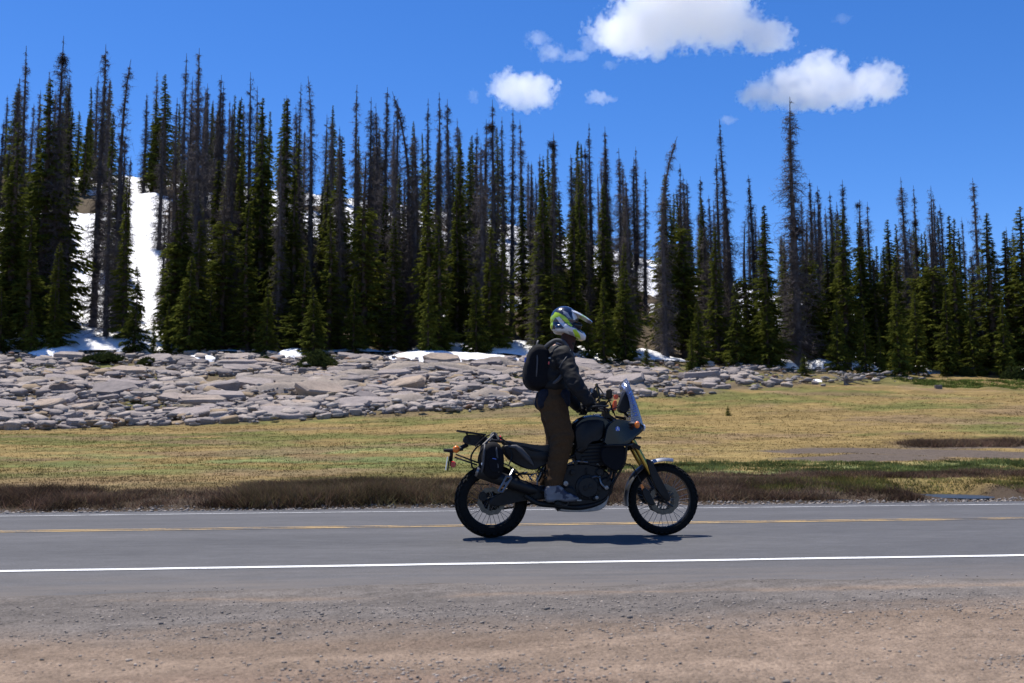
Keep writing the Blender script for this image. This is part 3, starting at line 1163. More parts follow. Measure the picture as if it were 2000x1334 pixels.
def tree_px(px, y, top_py, kind, label, group=None, **kw):
    """px column of the stem, distance y, and the pixel row its tip reaches"""
    p = on_y(px, top_py, y)
    c = on_y(px, 690, y)
    h = p.z - gz(c.x, y) + 0.12
    if px in STRAIGHT:
        kw['lean'] = None
    TREE_AT[px] = tree_at(c.x, y, max(1.2, h), kind, label, group, **kw)
    return TREE_AT[px]



ZONES = [(60, 'over the thick snow patch'), (170, 'beside the tallest hill snag'), (300, 'beside the open strips of snowfield'), (390, 'above the creeping juniper'),
         (500, 'above the two short grey stumps'), (590, 'above the humped snow patch'), (700, 'around the mounded juniper'), (820, 'where the long snowbank begins'),
         (930, 'behind the middle of the long snowbank'), (1045, 'behind the end of the long snowbank'), (1140, 'around the hooked dead spruce'), (1240, 'behind the motorcycle windscreen'),
         (1330, 'behind the low fir atop the slabs'), (1420, 'at the end of the rock slope'), (1520, 'around the slim leaning snag'), (1610, 'around the tall lone snag'),
         (1710, 'above the weathered grey stump'), (1810, 'around the twin-clumped snag'), (1900, 'above the lone grey boulder'), (9999, 'over the bright green turf')]


def zone(px):
    return next(z for lim, z in ZONES if px < lim)


LOOK = {('D', 0): ('twiggy grey front-row dead spruce ', 'front row dead spruces '), ('D', 1): ('bare grey dead spruce on the hillside ', 'hillside dead spruces '),
        ('L', 0): ('dark green front-row spruce ', 'front row green spruces '), ('L', 1): ('green spruce on the hillside ', 'hillside green spruces '),
        ('H', 0): ('half-dead spruce with bare grey top ', 'half-dead spruces '), ('H', 1): ('half-dead spruce with bare grey top ', 'half-dead spruces '),
        ('Y', 0): ('short bushy spruce at the forest edge ', 'short spruces '), ('Y', 1): ('short bushy spruce at the forest edge ', 'short spruces ')}


def lab(kind, px, y):
    a, b = LOOK[kind, 0 if y < 71 else 1]
    return a + zone(px), b + zone(px)


# snags whose tips stand against the sky: (pixel column, distance, tip row)
for px, y, top in ((30, 66, 92), (118, 72, 150), (180, 68, 85), (270, 118, 182), (345, 72, 105),
                   (365, 80, 150), (380, 66, 90), (392, 86, 160), (415, 70, 145), (428, 82, 160), (483, 68, 140), (495, 80, 170), (575, 84, 205),
                   (690, 66, 165), (720, 70, 190), (735, 84, 200), (752, 66, 170), (772, 74, 200), (835, 80, 190), (855, 68, 178), (880, 72, 195),
                   (900, 90, 230), (930, 82, 250), (948, 76, 235), (985, 84, 230), (1000, 74, 212), (1025, 80, 232), (1060, 88, 300), (1120, 80, 300),
                   (1158, 70, 240), (1190, 76, 250), (1215, 70, 290), (1245, 84, 305), (1262, 86, 330), (1330, 74, 320), (1352, 80, 350),
                   (1410, 66, 300), (1420, 72, 320), (1480, 72, 340), (1605, 76, 362), (1635, 80, 372), (1605, 66, 390),
                   (1780, 66, 345), (1800, 76, 362), (1832, 64, 362), (1856, 72, 400), (1745, 78, 495), (1590, 72, 350), (5, 76, 150),
                   (60, 80, 175), (640, 88, 235), (660, 92, 245), (1375, 88, 345), (330, 66, 190), (450, 64, 205), (810, 64, 240), (1230, 62, 345)):
    tree_px(px, y, top, 'D', *lab('D', px, y))

tree_px(98, 64, 70, 'D', 'tallest dead spruce on the hillside with a dark brown clump near its tip', var=1)
tree_px(222, 66, 108, 'B', 'dead spruce with a drooping crooked tip beside the open snowfield', var=0, rot=1.0)
tree_px(600, 66, 145, 'B', 'slender dead spruce with its tip leaning toward the meadow side', var=1, rot=2.8)
tree_px(797, 66, 175, 'B', 'dead spruce with a crooked bare tip, behind the long snowbank', var=2, rot=0.4)
tree_px(965, 66, 195, 'D', 'dead spruce carrying a nest-like clump, its tip crossing the small round cloud', var=3)
tree_px(1085, 64, 255, 'B', 'hooked dead spruce with a dark clump under its bent tip', var=0, rot=2.4)
tree_px(1300, 62, 265, 'B', 'dead spruce with a long tip bowed over sideways, ahead of the rider', var=2, rot=2.6)
tree_px(1436, 63, 228, 'D', 'slim dead spruce leaning next to the tall lone snag', var=2, lean=-1.5)
tree_px(1560, 61, 190, 'D', 'very tall lone dead spruce towering over the low trees, tip at the long cloud', var=1, wide=1.25)
tree_px(1690, 64, 390, 'H', 'half-dead spruce with a curled bare tip bearing a dark tuft', var=0)
tree_px(1925, 62, 340, 'B', 'dead spruce with a hooked tip rising out of broad green spruces', var=0, rot=2.0)

# living spruces that can be told apart
for px, y, top, k, wd in ((70, 64, 150, 'L', 1.2), (15, 62, 235, 'L', 1.2), (120, 66, 210, 'L', 1.1), (158, 118, 212, 'L', 1.1), (310, 118, 145, 'L', 1.3), (288, 120, 235, 'L', 1.1),
                          (545, 64, 190, 'L', 1.1), (508, 66, 185, 'L', 1.0), (455, 68, 185, 'L', 1.0), (400, 118, 200, 'L', 1.1), (660, 63, 268, 'L', 1.2),
                          (900, 64, 275, 'L', 1.05), (860, 60.5, 420, 'L', 1.1), (770, 61, 425, 'L', 1.1), (710, 62, 300, 'H', 1.1), (640, 61, 410, 'L', 1.2), (590, 60, 500, 'L', 1.2),
                          (955, 61, 440, 'L', 1.0), (1058, 66, 330, 'L', 1.1), (1120, 64, 400, 'L', 1.1), (1180, 68, 355, 'L', 1.0), (1232, 66, 420, 'L', 1.0),
                          (1340, 66, 380, 'H', 1.1), (1385, 78, 385, 'L', 1.1), (1500, 60, 400, 'L', 1.25), (1460, 66, 430, 'H', 1.0), (1655, 62, 408, 'L', 1.0),
                          (1625, 64, 470, 'L', 1.1), (1735, 63, 480, 'L', 1.1), (1715, 63, 505, 'L', 1.1), (1760, 62, 495, 'L', 1.3), (1870, 60, 425, 'L', 1.0), (1830, 62, 440, 'H', 1.2), (1800, 64, 470, 'H', 1.1),
                          (1940, 60, 415, 'L', 1.4), (1975, 61, 450, 'L', 1.3), (1910, 63, 500, 'L', 1.2), (2010, 60, 400, 'L', 1.3), (2045, 62, 470, 'L', 1.2),
                          (50, 60.5, 420, 'L', 1.25), (110, 60.5, 470, 'L', 1.1), (380, 61, 430, 'L', 1.3), (480, 61, 395, 'L', 1.1), (430, 62, 370, 'H', 1.1),
                          (1400, 61, 440, 'L', 1.0), (1580, 63, 430, 'H', 1.1), (1540, 66, 470, 'L', 1.1), (335, 62, 330, 'H', 1.0), (945, 64, 380, 'H', 1.1), (1080, 61, 470, 'H', 1.1), (545, 62, 420, 'L', 1.1)):
    tree_px(px, y, top, k, *lab(k, px, y), wide=wd)

for i in range(108):
    px = -290 + i * 22.5 + rnd.uniform(-15, 15)
    if any(abs(px - c0) < w0 for c0, w0 in ((160, 26), (278, 24), (1008, 24), (1282, 22), (868, 16), (690, 10))):
        continue
    y = rnd.uniform(61, 72)
    t_ = np.interp(px, [0, 1000, 1500, 2000], [320, 385, 470, 530]) + rnd.uniform(-110, 120)
    k = 'L' if rnd.random() < 0.55 else 'D'
    tree_px(px, y, float(t_), k, *lab(k, px, y), wide=rnd.uniform(0.75, 1.15))

# young bushy ones along the edge
for px, y, top, wd in ((368, 59.6, 500, 1.15), (330, 60, 590, 1.0), (410, 60.2, 560, 1.1), (104, 60, 560, 1.0), (262, 59.5, 520, 0.8), (612, 58.2, 560, 1.2),
                       (835, 59.0, 520, 0.9), (520, 60, 560, 1.0), (690, 60, 540, 1.0), (930, 60, 540, 1.0),
                       (1180, 59.5, 540, 0.9), (1220, 60, 520, 1.0), (1150, 60, 590, 0.9), (1440, 59.5, 560, 1.0), (1635, 58.5, 590, 0.9), (1690, 57.5, 600, 0.8),
                       (1720, 57.2, 640, 0.8), (1755, 57.0, 560, 0.9), (1850, 59, 560, 0.9), (1900, 59, 600, 0.9), (1790, 59, 570, 0.9), (1960, 58, 590, 1.0), (1500, 59, 560, 1.1), (1365, 59, 590, 0.9), (0, 60, 560, 1.1), (60, 59.6, 590, 1.0)):
    tree_px(px, y, top, 'Y', *lab('Y', px, y), wide=wd)

tree_px(1570, 56.0, 690, 'Y', 'low conical dark fir standing in front of the forest beside snow remnants', var=2, wide=1.5)
tree_px(1262, 56.5, 668, 'Y', 'low dark fir at the top of the rock slope ahead of the windscreen', var=0, wide=1.2)
tree_px(1350, 56.5, 640, 'Y', 'slim low fir at the end of the rock slope with bare stem foot', var=1, wide=0.8)
tree_px(300, 59.0, 620, 'Y', 'slim dark young fir beside a strip of open snow', var=1, wide=0.7)

# the rest of the hillside
cnt = 0
tries = 0
placed = []
while cnt < 275 and tries < 12000:
    tries += 1
    y = 66 + 80 * rnd.random() ** 1.3
    x = rnd.uniform(-0.70, 0.68) * y
    zg = gz(x, y)
    ppx, ppy = (float(q_) for q_ in pix(x, y, zg))
    # keep the open strips of snow open
    if any(abs(ppx - c0) < w0 and r0 < ppy < r1 for c0, w0, r0, r1 in ((160, 24, 385, 690), (275, 20, 395, 690), (1008, 22, 430, 620), (1280, 20, 500, 620), (870, 15, 560, 700), (690, 16, 410, 500), (640, 14, 410, 480))):
        continue
    if any((x - a) ** 2 + (y - b) ** 2 < 1.7 for a, b in placed):
        continue
    placed.append((x, y))
    dead = rnd.random() < 0.45
    h = rnd.uniform(9, 14.5) if not dead else rnd.uniform(10, 15.5)
    if x / y > 0.25:
        h *= 0.85
    tree_at(x, y, h, 'D' if dead else 'L', *lab('D' if dead else 'L', ppx, y), wide=rnd.uniform(0.72, 1.15))
    cnt += 1

# dark nest-like clumps of twigs grown into some of the snags: part of the tree
m_broom = mat("dark_twig_clump", (0.025, 0.018, 0.015), 0.95, spec=0.1)


def clump(px, py, size, dx=0.0):
    root = TREE_AT[px]
    y = root.location.y
    r = np.random.default_rng(int(px + py))
    z = on_y(px, py, y).z
    n = 420
    p = r.normal(0, 0.36, (n, 3)) * size
    q_ = p + r.normal(0, 0.30, (n, 3)) * size
    v, f = sticks(p, q_, np.full(n, 0.03 * size))
    o = bpy.data.objects.new('witches_broom', mk_mesh('witches_broom', v, f, m_broom))
    COL.objects.link(o)
    o.parent = root
    sc = root.scale
    ca, sa = math.cos(-root.rotation_euler.z), math.sin(-root.rotation_euler.z)
    o.location = (dx * ca / sc.x, dx * sa / sc.x, (z - root.location.z) / sc.z)
    o.scale = (1 / sc.x, 1 / sc.y, 1 / sc.z)
    o['label'] = 'dark nest-like clump of twigs'


for px, py, size, dx in ((965, 250, 0.42, -0.12), (1085, 284, 0.34, -0.1), (1158, 306, 0.26, -0.3), (1800, 437, 0.28, 0.0), (1800, 495, 0.26, 0.1),
                         (98, 118, 0.40, 0.05), (1560, 455, 0.50, 0.15), (1690, 402, 0.2, -0.05), (752, 330, 0.24, -0.2), (797, 290, 0.28, 0.3)):
    clump(px, py, size, dx)

# ------------------------------------------------------------------ low shrubs, seedlings, stumps
def shrub(name, px, py, wpx, hpx, label, m=None, seed=0, cat='shrub'):
    c = hit(px, py)
    s = c.y / FPX
    w, h = wpx * s / 2, hpx * s
    r = np.random.default_rng(seed + 5)
    root = empty(name, (c.x, c.y, c.z))
    g = Geo()
    n = 2600
    a = r.uniform(0, 6.283, n)
    rad = np.sqrt(r.random(n))
    lump = 0.65 + 0.5 * vnoise(np.cos(a) * rad * 2.4 + seed, np.sin(a) * rad * 2.4, seed)
    zt_ = (1 - rad ** 2.2) * lump
    p = np.stack([np.cos(a) * rad * w, np.sin(a) * rad * w * 0.7, zt_ * h * r.uniform(0.15, 1, n)], 1)
    d1 = r.normal(0, 1, (n, 3)) * np.array([[1, 1, 0.7]]) + np.array([[0, 0, 0.6]])
    d1 /= np.linalg.norm(d1, axis=1, keepdims=True)
    d2 = np.cross(d1, r.normal(0, 1, (n, 3)))
    d2 /= np.linalg.norm(d2, axis=1, keepdims=True)
    sz = r.uniform(0.07, 0.16, n)[:, None]
    v = np.stack([p + d2 * sz * 0.4, p - d2 * sz * 0.4, p + d1 * sz * 1.6], 1).reshape(-1, 3)
    g.add(v, np.arange(len(v)).reshape(-1, 3), np.repeat(r.random(n), 3)[:, None] * np.ones((1, 3)))
    o = bpy.data.objects.new('foliage', g.mesh('foliage', m or m_shrub))
    COL.objects.link(o)
    o.parent = root
    k = 14
    a = r.uniform(0, 6.28, k)
    p0 = np.stack([np.cos(a) * 0.05, np.sin(a) * 0.05, np.full(k, -0.08)], 1)
    p1 = np.stack([np.cos(a) * w * 0.7, np.sin(a) * w * 0.5, h * r.uniform(0.2, 0.8, k)], 1)
    v, f = sticks(p0, p1, np.full(k, 0.02))
    o = bpy.data.objects.new('stem', mk_mesh('stem', v, f, m_bark))
    COL.objects.link(o)
    o.parent = root
    return tag(root, label, cat)


shrub('creeping_juniper', 205, 708, 92, 20, 'dark creeping juniper spread along the top of the rock slope', seed=1)
shrub('juniper', 287, 714, 34, 16, 'small round green juniper at the top of the slabs', seed=2)
shrub('mounded_juniper', 622, 719, 88, 34, 'dark mounded juniper under a green spruce beside the humped snow', seed=3)
shrub('creeping_juniper', 822, 724, 50, 13, 'low dark creeping juniper in front of the long snowbank', seed=4)
shrub('juniper', 1985, 742, 60, 30, 'dark juniper on the bright green turf under the spruces', seed=6)
shrub('juniper', 1888, 734, 30, 14, 'small dark juniper beside a snow patch above the green turf', seed=7)
shrub('low_willow', 515, 712, 22, 14, 'little green bush beside the short grey stump', seed=8)

c = hit(1422, 812)
tree_at(c.x, c.y, 0.50, 'Y', 'tiny lone spruce seedling out in the open meadow', var=2, wide=1.55)
for px, py, h in ((72, 934, 0.13), (62, 968, 0.14), (266, 915, 0.10), (445, 922, 0.12)):
    c = hit(px, py)
    tree_at(c.x, c.y, h, 'Y', 'ankle-high green sprig sprouting from the brown meadow turf', 'sprigs in the meadow', wide=1.5)


def stump(px, py, h, r0, label, seed, arms=0):
    c = hit(px, py)
    g = Geo()
    rr = np.random.default_rng(seed)
    v, f = [], []
    k = 9
    for lev in range(6):
        t = lev / 5
        for i in range(k):
            a = 2 * math.pi * i / k
            r_ = r0 * (1.35 - 0.6 * t) * (1 + 0.22 * math.sin(a * 3 + seed)) * rr.uniform(0.85, 1.15)
            v.append((r_ * math.cos(a) + 0.12 * t * h * math.sin(seed), r_ * math.sin(a), h * t * (1 + (rr.uniform(-0.22, 0.22) if lev == 5 else 0)) - (0.1 if lev == 0 else 0)))
    for lev in range(5):
        for i in range(k):
            a, b = lev * k + i, lev * k + (i + 1) % k
            f += [(a, b, b + k), (a, b + k, a + k)]
    for i in range(1, k - 1):
        f.append((5 * k, 5 * k + i, 5 * k + i + 1))
    g.add(v, f)
    if arms:
        p0 = np.stack([rr.normal(0, r0 * 0.6, arms), rr.normal(0, r0 * 0.6, arms), rr.uniform(0.05, h * 0.8, arms)], 1)
        p1 = p0 + np.stack([rr.normal(0, 0.55, arms), rr.normal(0, 0.3, arms), rr.uniform(-0.2, 0.45, arms)], 1)
        vv, ff = sticks(p0, p1, np.full(arms, 0.032))
        g.add(vv, ff)
    o = link('tree_stump', g.mesh('tree_stump', m_drift))
    o.location = c
    tag(o, label, 'stump')


m_drift = mat("silvery_drift_wood", (0.22, 0.20, 0.18), 0.9, spec=0.1)
grain(m_drift, (0.20, 0.18, 0.165), 0.5, 5, 0.6, 0.03)
stump(422, 712, 0.45, 0.10, 'short thin grey stump at the end of a thin snow strip', 1)
stump(486, 716, 0.60, 0.13, 'short stout grey stump beside the little green bush', 2)
stump(1652, 752, 0.5, 0.09, 'weathered grey stump with a tangle of broken roots at the forest edge', 3, 60)
# ------------------------------------------------------------------ grass and roadside brush
m_grass = leaf_mat("meadow_grass", (0.0, 0.0, 0.0), (0.0, 0.0, 0.0), 0.25)
_n = m_grass.node_tree
for nd in list(_n.nodes):
    if nd.type in ('MIX',) or nd.type == 'OBJECT_INFO' or nd.type == 'MATH' or nd.type == 'SEPARATE_COLOR':
        _n.nodes.remove(nd)
_at = [nd for nd in _n.nodes if nd.type == 'ATTRIBUTE'][0]
for nd in _n.nodes:
    if nd.type in ('BSDF_DIFFUSE', 'BSDF_TRANSLUCENT'):
        _n.links.new(_at.outputs['Color'], nd.inputs['Color'])


def blades(x, y, z, h, colr, per, spread, wid, lean=0.5):
    n = len(x)
    X = np.repeat(x, per) + rng.normal(0, 1, n * per) * np.repeat(spread, per)
    Y = np.repeat(y, per) + rng.normal(0, 1, n * per) * np.repeat(spread, per)
    Z = np.repeat(z, per) - 0.01
    Hh = np.repeat(h, per) * rng.uniform(0.45, 1.15, n * per)
    a = rng.uniform(0, 6.283, n * per)
    ln = rng.uniform(0, lean, n * per) * Hh
    wv = np.repeat(wid, per)
    ox, oy = np.cos(a) * wv / 2, np.sin(a) * wv / 2
    b = rng.uniform(0, 6.283, n * per)
    v = np.stack([np.stack([X - ox, Y - oy, Z], 1), np.stack([X + ox, Y + oy, Z], 1),
                  np.stack([X + np.cos(b) * ln, Y + np.sin(b) * ln, Z + Hh], 1)], 1).reshape(-1, 3)
    f = np.arange(len(v)).reshape(-1, 3)
    c = np.repeat(np.repeat(colr, per, 0) * rng.uniform(0.7, 1.3, (n * per, 1)), 3, 0)
    return v, f, c


n = 60000
yy = 16.3 + (rng.random(n) ** 1.4) * 30
xx = rng.uniform(-0.50, 0.66, n) * (yy + 2)
rf = rock_front(xx)
col = ground_color(xx, yy)
mudn = (np.abs(col - np.array([[0.125, 0.098, 0.078]])).sum(1) < 0.03)
keep = ((yy < rf + 0.3) | (xx > 14)) & ~mudn & (rng.random(n) < 0.35 + 0.8 * vnoise(xx * 0.9, yy * 1.1, 151))
xx, yy, col = xx[keep], yy[keep], col[keep]
hgt = 0.012 + 0.03 * rng.random(len(xx)) ** 2 + 0.02 * vnoise(xx * 0.5, yy * 0.7, 153)
v, f, c = blades(xx, yy, ground_z(xx, yy), hgt, col * 1.15, 5, np.full(len(xx), 0.05), 0.010 + 0.0006 * yy, 0.9)
tag(link('grass', mk_mesh('grass', v, f, m_grass, colors=c)), 'short straw and green grass covering the open meadow', 'grass', kind='stuff')

# brown heath along the far edge of the road
hx, hy, hh, hc = [], [], [], []
PUD = Vector(HOLLOWS[0][:3])


def heath(n, f_band, h0, h1, cols, dens_seed, xlim):
    x = rng.uniform(xlim[0], xlim[1], n)
    t = rng.random(n)
    y0, y1 = f_band(x)
    y = y0 + (y1 - y0) * t
    k = rng.random(n) < 0.06 + 1.1 * sstep(0.34, 0.62, 0.6 * vnoise(x * 1.3, y * 1.9, dens_seed) + 0.4 * vnoise(x * 4, y * 5, dens_seed + 3))
    k &= y1 > y0
    y = y + rng.normal(0, 0.12, n) * (t > 0.7)
    k &= ~((np.abs(x - PUD.x) < 1.0) & (y > PUD.y - 1.1) & (y < PUD.y + 0.5))
    k &= ~((np.abs(x - PUD.x) < 0.75) & (y <= PUD.y - 1.1) & (rng.random(n) < 0.8))
    x, y = x[k], y[k]
    hgt = (h0 + (h1 - h0) * vnoise(x * 0.9, y * 0.9, dens_seed + 1)) * rng.uniform(0.7, 1.15, len(x))
    ci = rng.random(len(x))
    cc = np.array(cols)[np.minimum((ci * len(cols)).astype(int), len(cols) - 1)] * (0.35 + 1.3 * vnoise(x * 3.2, y * 3.2, dens_seed + 7) * (0.6 + 0.8 * vnoise(x * 0.8, y * 1.5, dens_seed + 9)))[:, None]
    hx.append(x)
    hy.append(y)
    hh.append(hgt)
    hc.append(cc)


BR = [(0.105, 0.064, 0.047), (0.165, 0.105, 0.072), (0.075, 0.050, 0.040), (0.15, 0.115, 0.07)]
GN = [(0.085, 0.072, 0.038), (0.125, 0.105, 0.05), (0.085, 0.066, 0.044), (0.16, 0.125, 0.07)]
heath(14000, lambda x: (15.15 + 0.25 * vnoise(x * 0.8, x * 0, 161), 16.5 + 0.5 * vnoise(x * 0.3, x * 0, 162) + 0 * x), 0.05, 0.15, BR, 163, (-11, -1.2))
heath(9000, lambda x: (15.2 + 0.2 * vnoise(x * 0.8, x * 0, 161), 16.9 + 0.7 * vnoise(x * 0.4, x * 0, 165) + 0 * x), 0.10, 0.22, GN + BR[:2], 166, (-3.0, 0.6))
heath(8000, lambda x: (15.2 + 0.3 * vnoise(x * 0.9, x * 0, 161), 16.5 + 0.8 * vnoise(x * 0.5, x * 0, 168) + 0 * x), 0.08, 0.17, BR, 169, (0.3, 5.0))
heath(9000, lambda x: (15.25 + 0.2 * vnoise(x * 0.9, x * 0, 161), 15.9 + 0.3 * vnoise(x * 0.5, x * 0, 171) + 0 * x), 0.06, 0.13, BR, 172, (4.0, 12.5))
heath(5000, lambda x: (17.3 + 0.5 * vnoise(x * 0.5, x * 0, 173), 18.7 + 0.9 * (vnoise(x * 0.4, x * 0, 174) - 0.4) + 0 * x), 0.05, 0.12, BR, 175, (3.0, 13))
heath(3000, lambda x: (16.4 + 0.3 * vnoise(x * 0.7, x * 0, 176), 17.5 + 0.5 * vnoise(x * 0.6, x * 0, 177) + 0 * x), 0.06, 0.13, BR + GN[:1], 178, (2.4, 6.6))
c0 = hit(1930, 868)
heath(3000, lambda x: (c0.y - 0.5 + 0 * x, c0.y + 0.6 + 0 * x), 0.10, 0.24, BR, 180, (c0.x - 2.2, c0.x + 4))
x, y, h, cc = np.concatenate(hx), np.concatenate(hy), np.concatenate(hh), np.concatenate(hc)
v, f, c = blades(x, y, ground_z(x, y), h * 1.1, cc, 10, 0.06 + 0.3 * h, np.full(len(x), 0.012), 2.0)
tag(link('roadside_heath', mk_mesh('roadside_heath', v, f, m_grass, colors=c)), 'low dark brown heath along the far road edge', 'heath', kind='stuff')

# bright turf by the spruces on the right, and tufts along the ditch
hx, hy, hh, hc = [], [], [], []
cA = hit(1950, 748)
heath(3500, lambda x: (cA.y - 3.5 + 0 * x, cA.y + 1.5 + 0 * x), 0.08, 0.18, [(0.10, 0.15, 0.03), (0.13, 0.17, 0.04), (0.11, 0.12, 0.03)], 190, (cA.x - 5.5, cA.x + 9))
heath(4500, lambda x: (16.0 + 0 * x, 17.2 + 0.4 * vnoise(x * 0.6, x * 0, 194) + 0 * x), 0.05, 0.11, [(0.17, 0.15, 0.045), (0.14, 0.15, 0.04), (0.19, 0.155, 0.06)], 191, (5.0, 13))
heath(5500, lambda x: (19.0 + 0 * x, 21.2 + 0.8 * vnoise(x * 0.5, x * 0, 196) + 0 * x), 0.05, 0.10, [(0.13, 0.16, 0.06), (0.16, 0.17, 0.055), (0.12, 0.14, 0.045)], 192, (2.0, 13))
x, y, h, cc = np.concatenate(hx), np.concatenate(hy), np.concatenate(hh), np.concatenate(hc)
v, f, c = blades(x, y, ground_z(x, y), h, cc, 8, 0.05 + 0.2 * h, 0.010 + 0.0005 * y, 0.9)
tag(link('fresh_turf', mk_mesh('fresh_turf', v, f, m_grass, colors=c)), 'fresh green turf in damp bands of the meadow', 'grass', kind='stuff')

# grit thrown to the far edge of the asphalt
n = 5000
xx = rng.uniform(-11, 13, n)
yy = 14.75 + 0.55 * rng.random(n) + 0.15 * vnoise(xx * 1.3, xx * 0, 199)
sz = 0.008 + 0.022 * rng.random(n) ** 3
zz = np.maximum(road_z(yy), ground_z(xx, yy)) + sz * 0.2
tone = rng.random((n, 1))
v, f, cc = scatter_stones(np.stack([xx, yy, zz], 1), sz, np.array([[0.16, 0.15, 0.14]]) * (1 - tone) + np.array([[0.34, 0.29, 0.25]]) * tone)
tag(link('roadside_grit', mk_mesh('roadside_grit', v, f, m_peb, colors=cc)), 'pale grit along the far edge of the asphalt', 'grit', kind='stuff')

# ------------------------------------------------------------------ meltwater puddles
m_water = mat("meltwater", (0.02, 0.03, 0.04), 0.42, spec=1.0)
bsdf(m_water).inputs['IOR'].default_value = 1.33
tw = noise_node(m_water, 22, 2)
bump(m_water, tw.outputs['Fac'], 0.3, 0.03)


def puddle(k, seed):
    cx, cy, cz, ra, rb = HOLLOWS[k]
    n = 48
    vs = [(cx, cy, cz)]
    for i in range(n):
        t = 2 * math.pi * i / n
        s = 1.15 + 0.5 * (float(fbm(math.cos(t) * 1.6 + seed, math.sin(t) * 1.6, seed + 210)) - 0.5)
        vs.append((cx + math.cos(t) * ra * s, cy + math.sin(t) * rb * s, cz))
    fs = [(0, 1 + i, 1 + (i + 1) % n) for i in range(n)]
    tag(link('puddle', mk_mesh('puddle', vs, fs, m_water, True)), kind='structure')


puddle(0, 1)
puddle(1, 2)

# ------------------------------------------------------------------ clouds
def cloud_mat(name, scale, dens, thr, seed):
    m = bpy.data.materials.new(name)
    m.use_nodes = True
    nt = m.node_tree
    nt.nodes.remove(nt.nodes['Principled BSDF'])
    out = nt.nodes['Material Output']
    pv = N(m, 'ShaderNodeVolumePrincipled')
    pv.inputs['Color'].default_value = (1, 1, 1, 1)
    pv.inputs['Anisotropy'].default_value = 0.82
    # distance-like falloff from the blobs the cloud is made of
    tc = N(m, 'ShaderNodeTexCoord')
    nz = N(m, 'ShaderNodeTexNoise')
    nz.inputs['Scale'].default_value = scale
    nz.inputs['Detail'].default_value = 7
    nz.inputs['Roughness'].default_value = 0.68
    mp = N(m, 'ShaderNodeMapping')
    mp.inputs['Location'].default_value = (seed, seed * 2, 0)
    L(m, tc.outputs['Object'], mp.inputs['Vector'])
    L(m, mp.outputs[0], nz.inputs['Vector'])
    return m, nt, out, pv, tc, nz


def cloud(blobs, dist, label, seed, dens=0.06, thr=0.42, nscale=1.5, name='cloud'):
    """blobs: (px, py, rx, ry) in the photograph; built as a body of vapour at its real distance"""
    P = []
    for px, py, rx_, ry_ in blobs:
        d = ray(px, py)
        p = CAMP + d * (dist / math.hypot(d.x, d.y))
        s = dist / FPX
        P.append((p, rx_ * s, ry_ * s))
    c = sum((p for p, _, _ in P), Vector()) / len(P)
    bm = bmesh.new()
    for p, a, b in P:
        mtx = Matrix.Translation(p - c) @ Matrix.Diagonal((a * 1.3, (a + b) * 0.5 * 1.25, b * 1.3, 1))
        bmesh.ops.create_icosphere(bm, subdivisions=3, radius=1.0, matrix=mtx)
    me = bpy.data.meshes.new(name)
    bm.to_mesh(me)
    bm.free()
    # join the blobs into a single closed skin
    tmp = bpy.data.objects.new('tmp', me)
    COL.objects.link(tmp)
    rm = tmp.modifiers.new('r', 'REMESH')
    rm.mode = 'VOXEL'
    rm.voxel_size = min(min(a, b) for _, a, b in P) * 0.30
    dg = bpy.context.evaluated_depsgraph_get()
    me2 = bpy.data.meshes.new_from_object(tmp.evaluated_get(dg))
    bpy.data.objects.remove(tmp)
    me2.name = name
    m, nt, out, pv, tc, nz = cloud_mat('cloud_vapour', nscale / (dist / FPX) / 40.0, dens, thr, seed)
    # smooth union of the blobs' own falloff
    fall = None
    for p, a, b in P:
        q = p - c
        mp = N(m, 'ShaderNodeMapping', vector_type='TEXTURE')
        mp.inputs['Location'].default_value = q
        mp.inputs['Scale'].default_value = (a, (a + b) * 0.5, b)
        L(m, tc.outputs['Object'], mp.inputs['Vector'])
        ln = N(m, 'ShaderNodeVectorMath', operation='LENGTH')
        L(m, mp.outputs[0], ln.inputs[0])
        f = math_n(m, 'SUBTRACT', 1.0, ln.outputs['Value'])
        if fall is None:
            fall = f
        else:
            n = N(m, 'ShaderNodeMath', operation='SMOOTH_MAX')
            L(m, fall, n.inputs[0])
            L(m, f, n.inputs[1])
            n.inputs[2].default_value = 0.15
            fall = n.outputs[0]
    s = math_n(m, 'ADD', math_n(m, 'MULTIPLY', fall, 1.05), math_n(m, 'MULTIPLY', math_n(m, 'SUBTRACT', nz.outputs['Fac'], 0.5), 3.0))
    mr = N(m, 'ShaderNodeMapRange')
    mr.inputs[1].default_value = thr
    mr.inputs[2].default_value = thr + 0.10
    mr.inputs[3].default_value = 0
    mr.inputs[4].default_value = dens
    L(m, s, mr.inputs[0])
    L(m, mr.outputs[0], pv.inputs['Density'])
    L(m, pv.outputs[0], out.inputs['Volume'])
    me2.materials.clear()
    me2.materials.append(m)
    o = link(name, me2)
    o.location = c
    return tag(o, label, 'cloud')


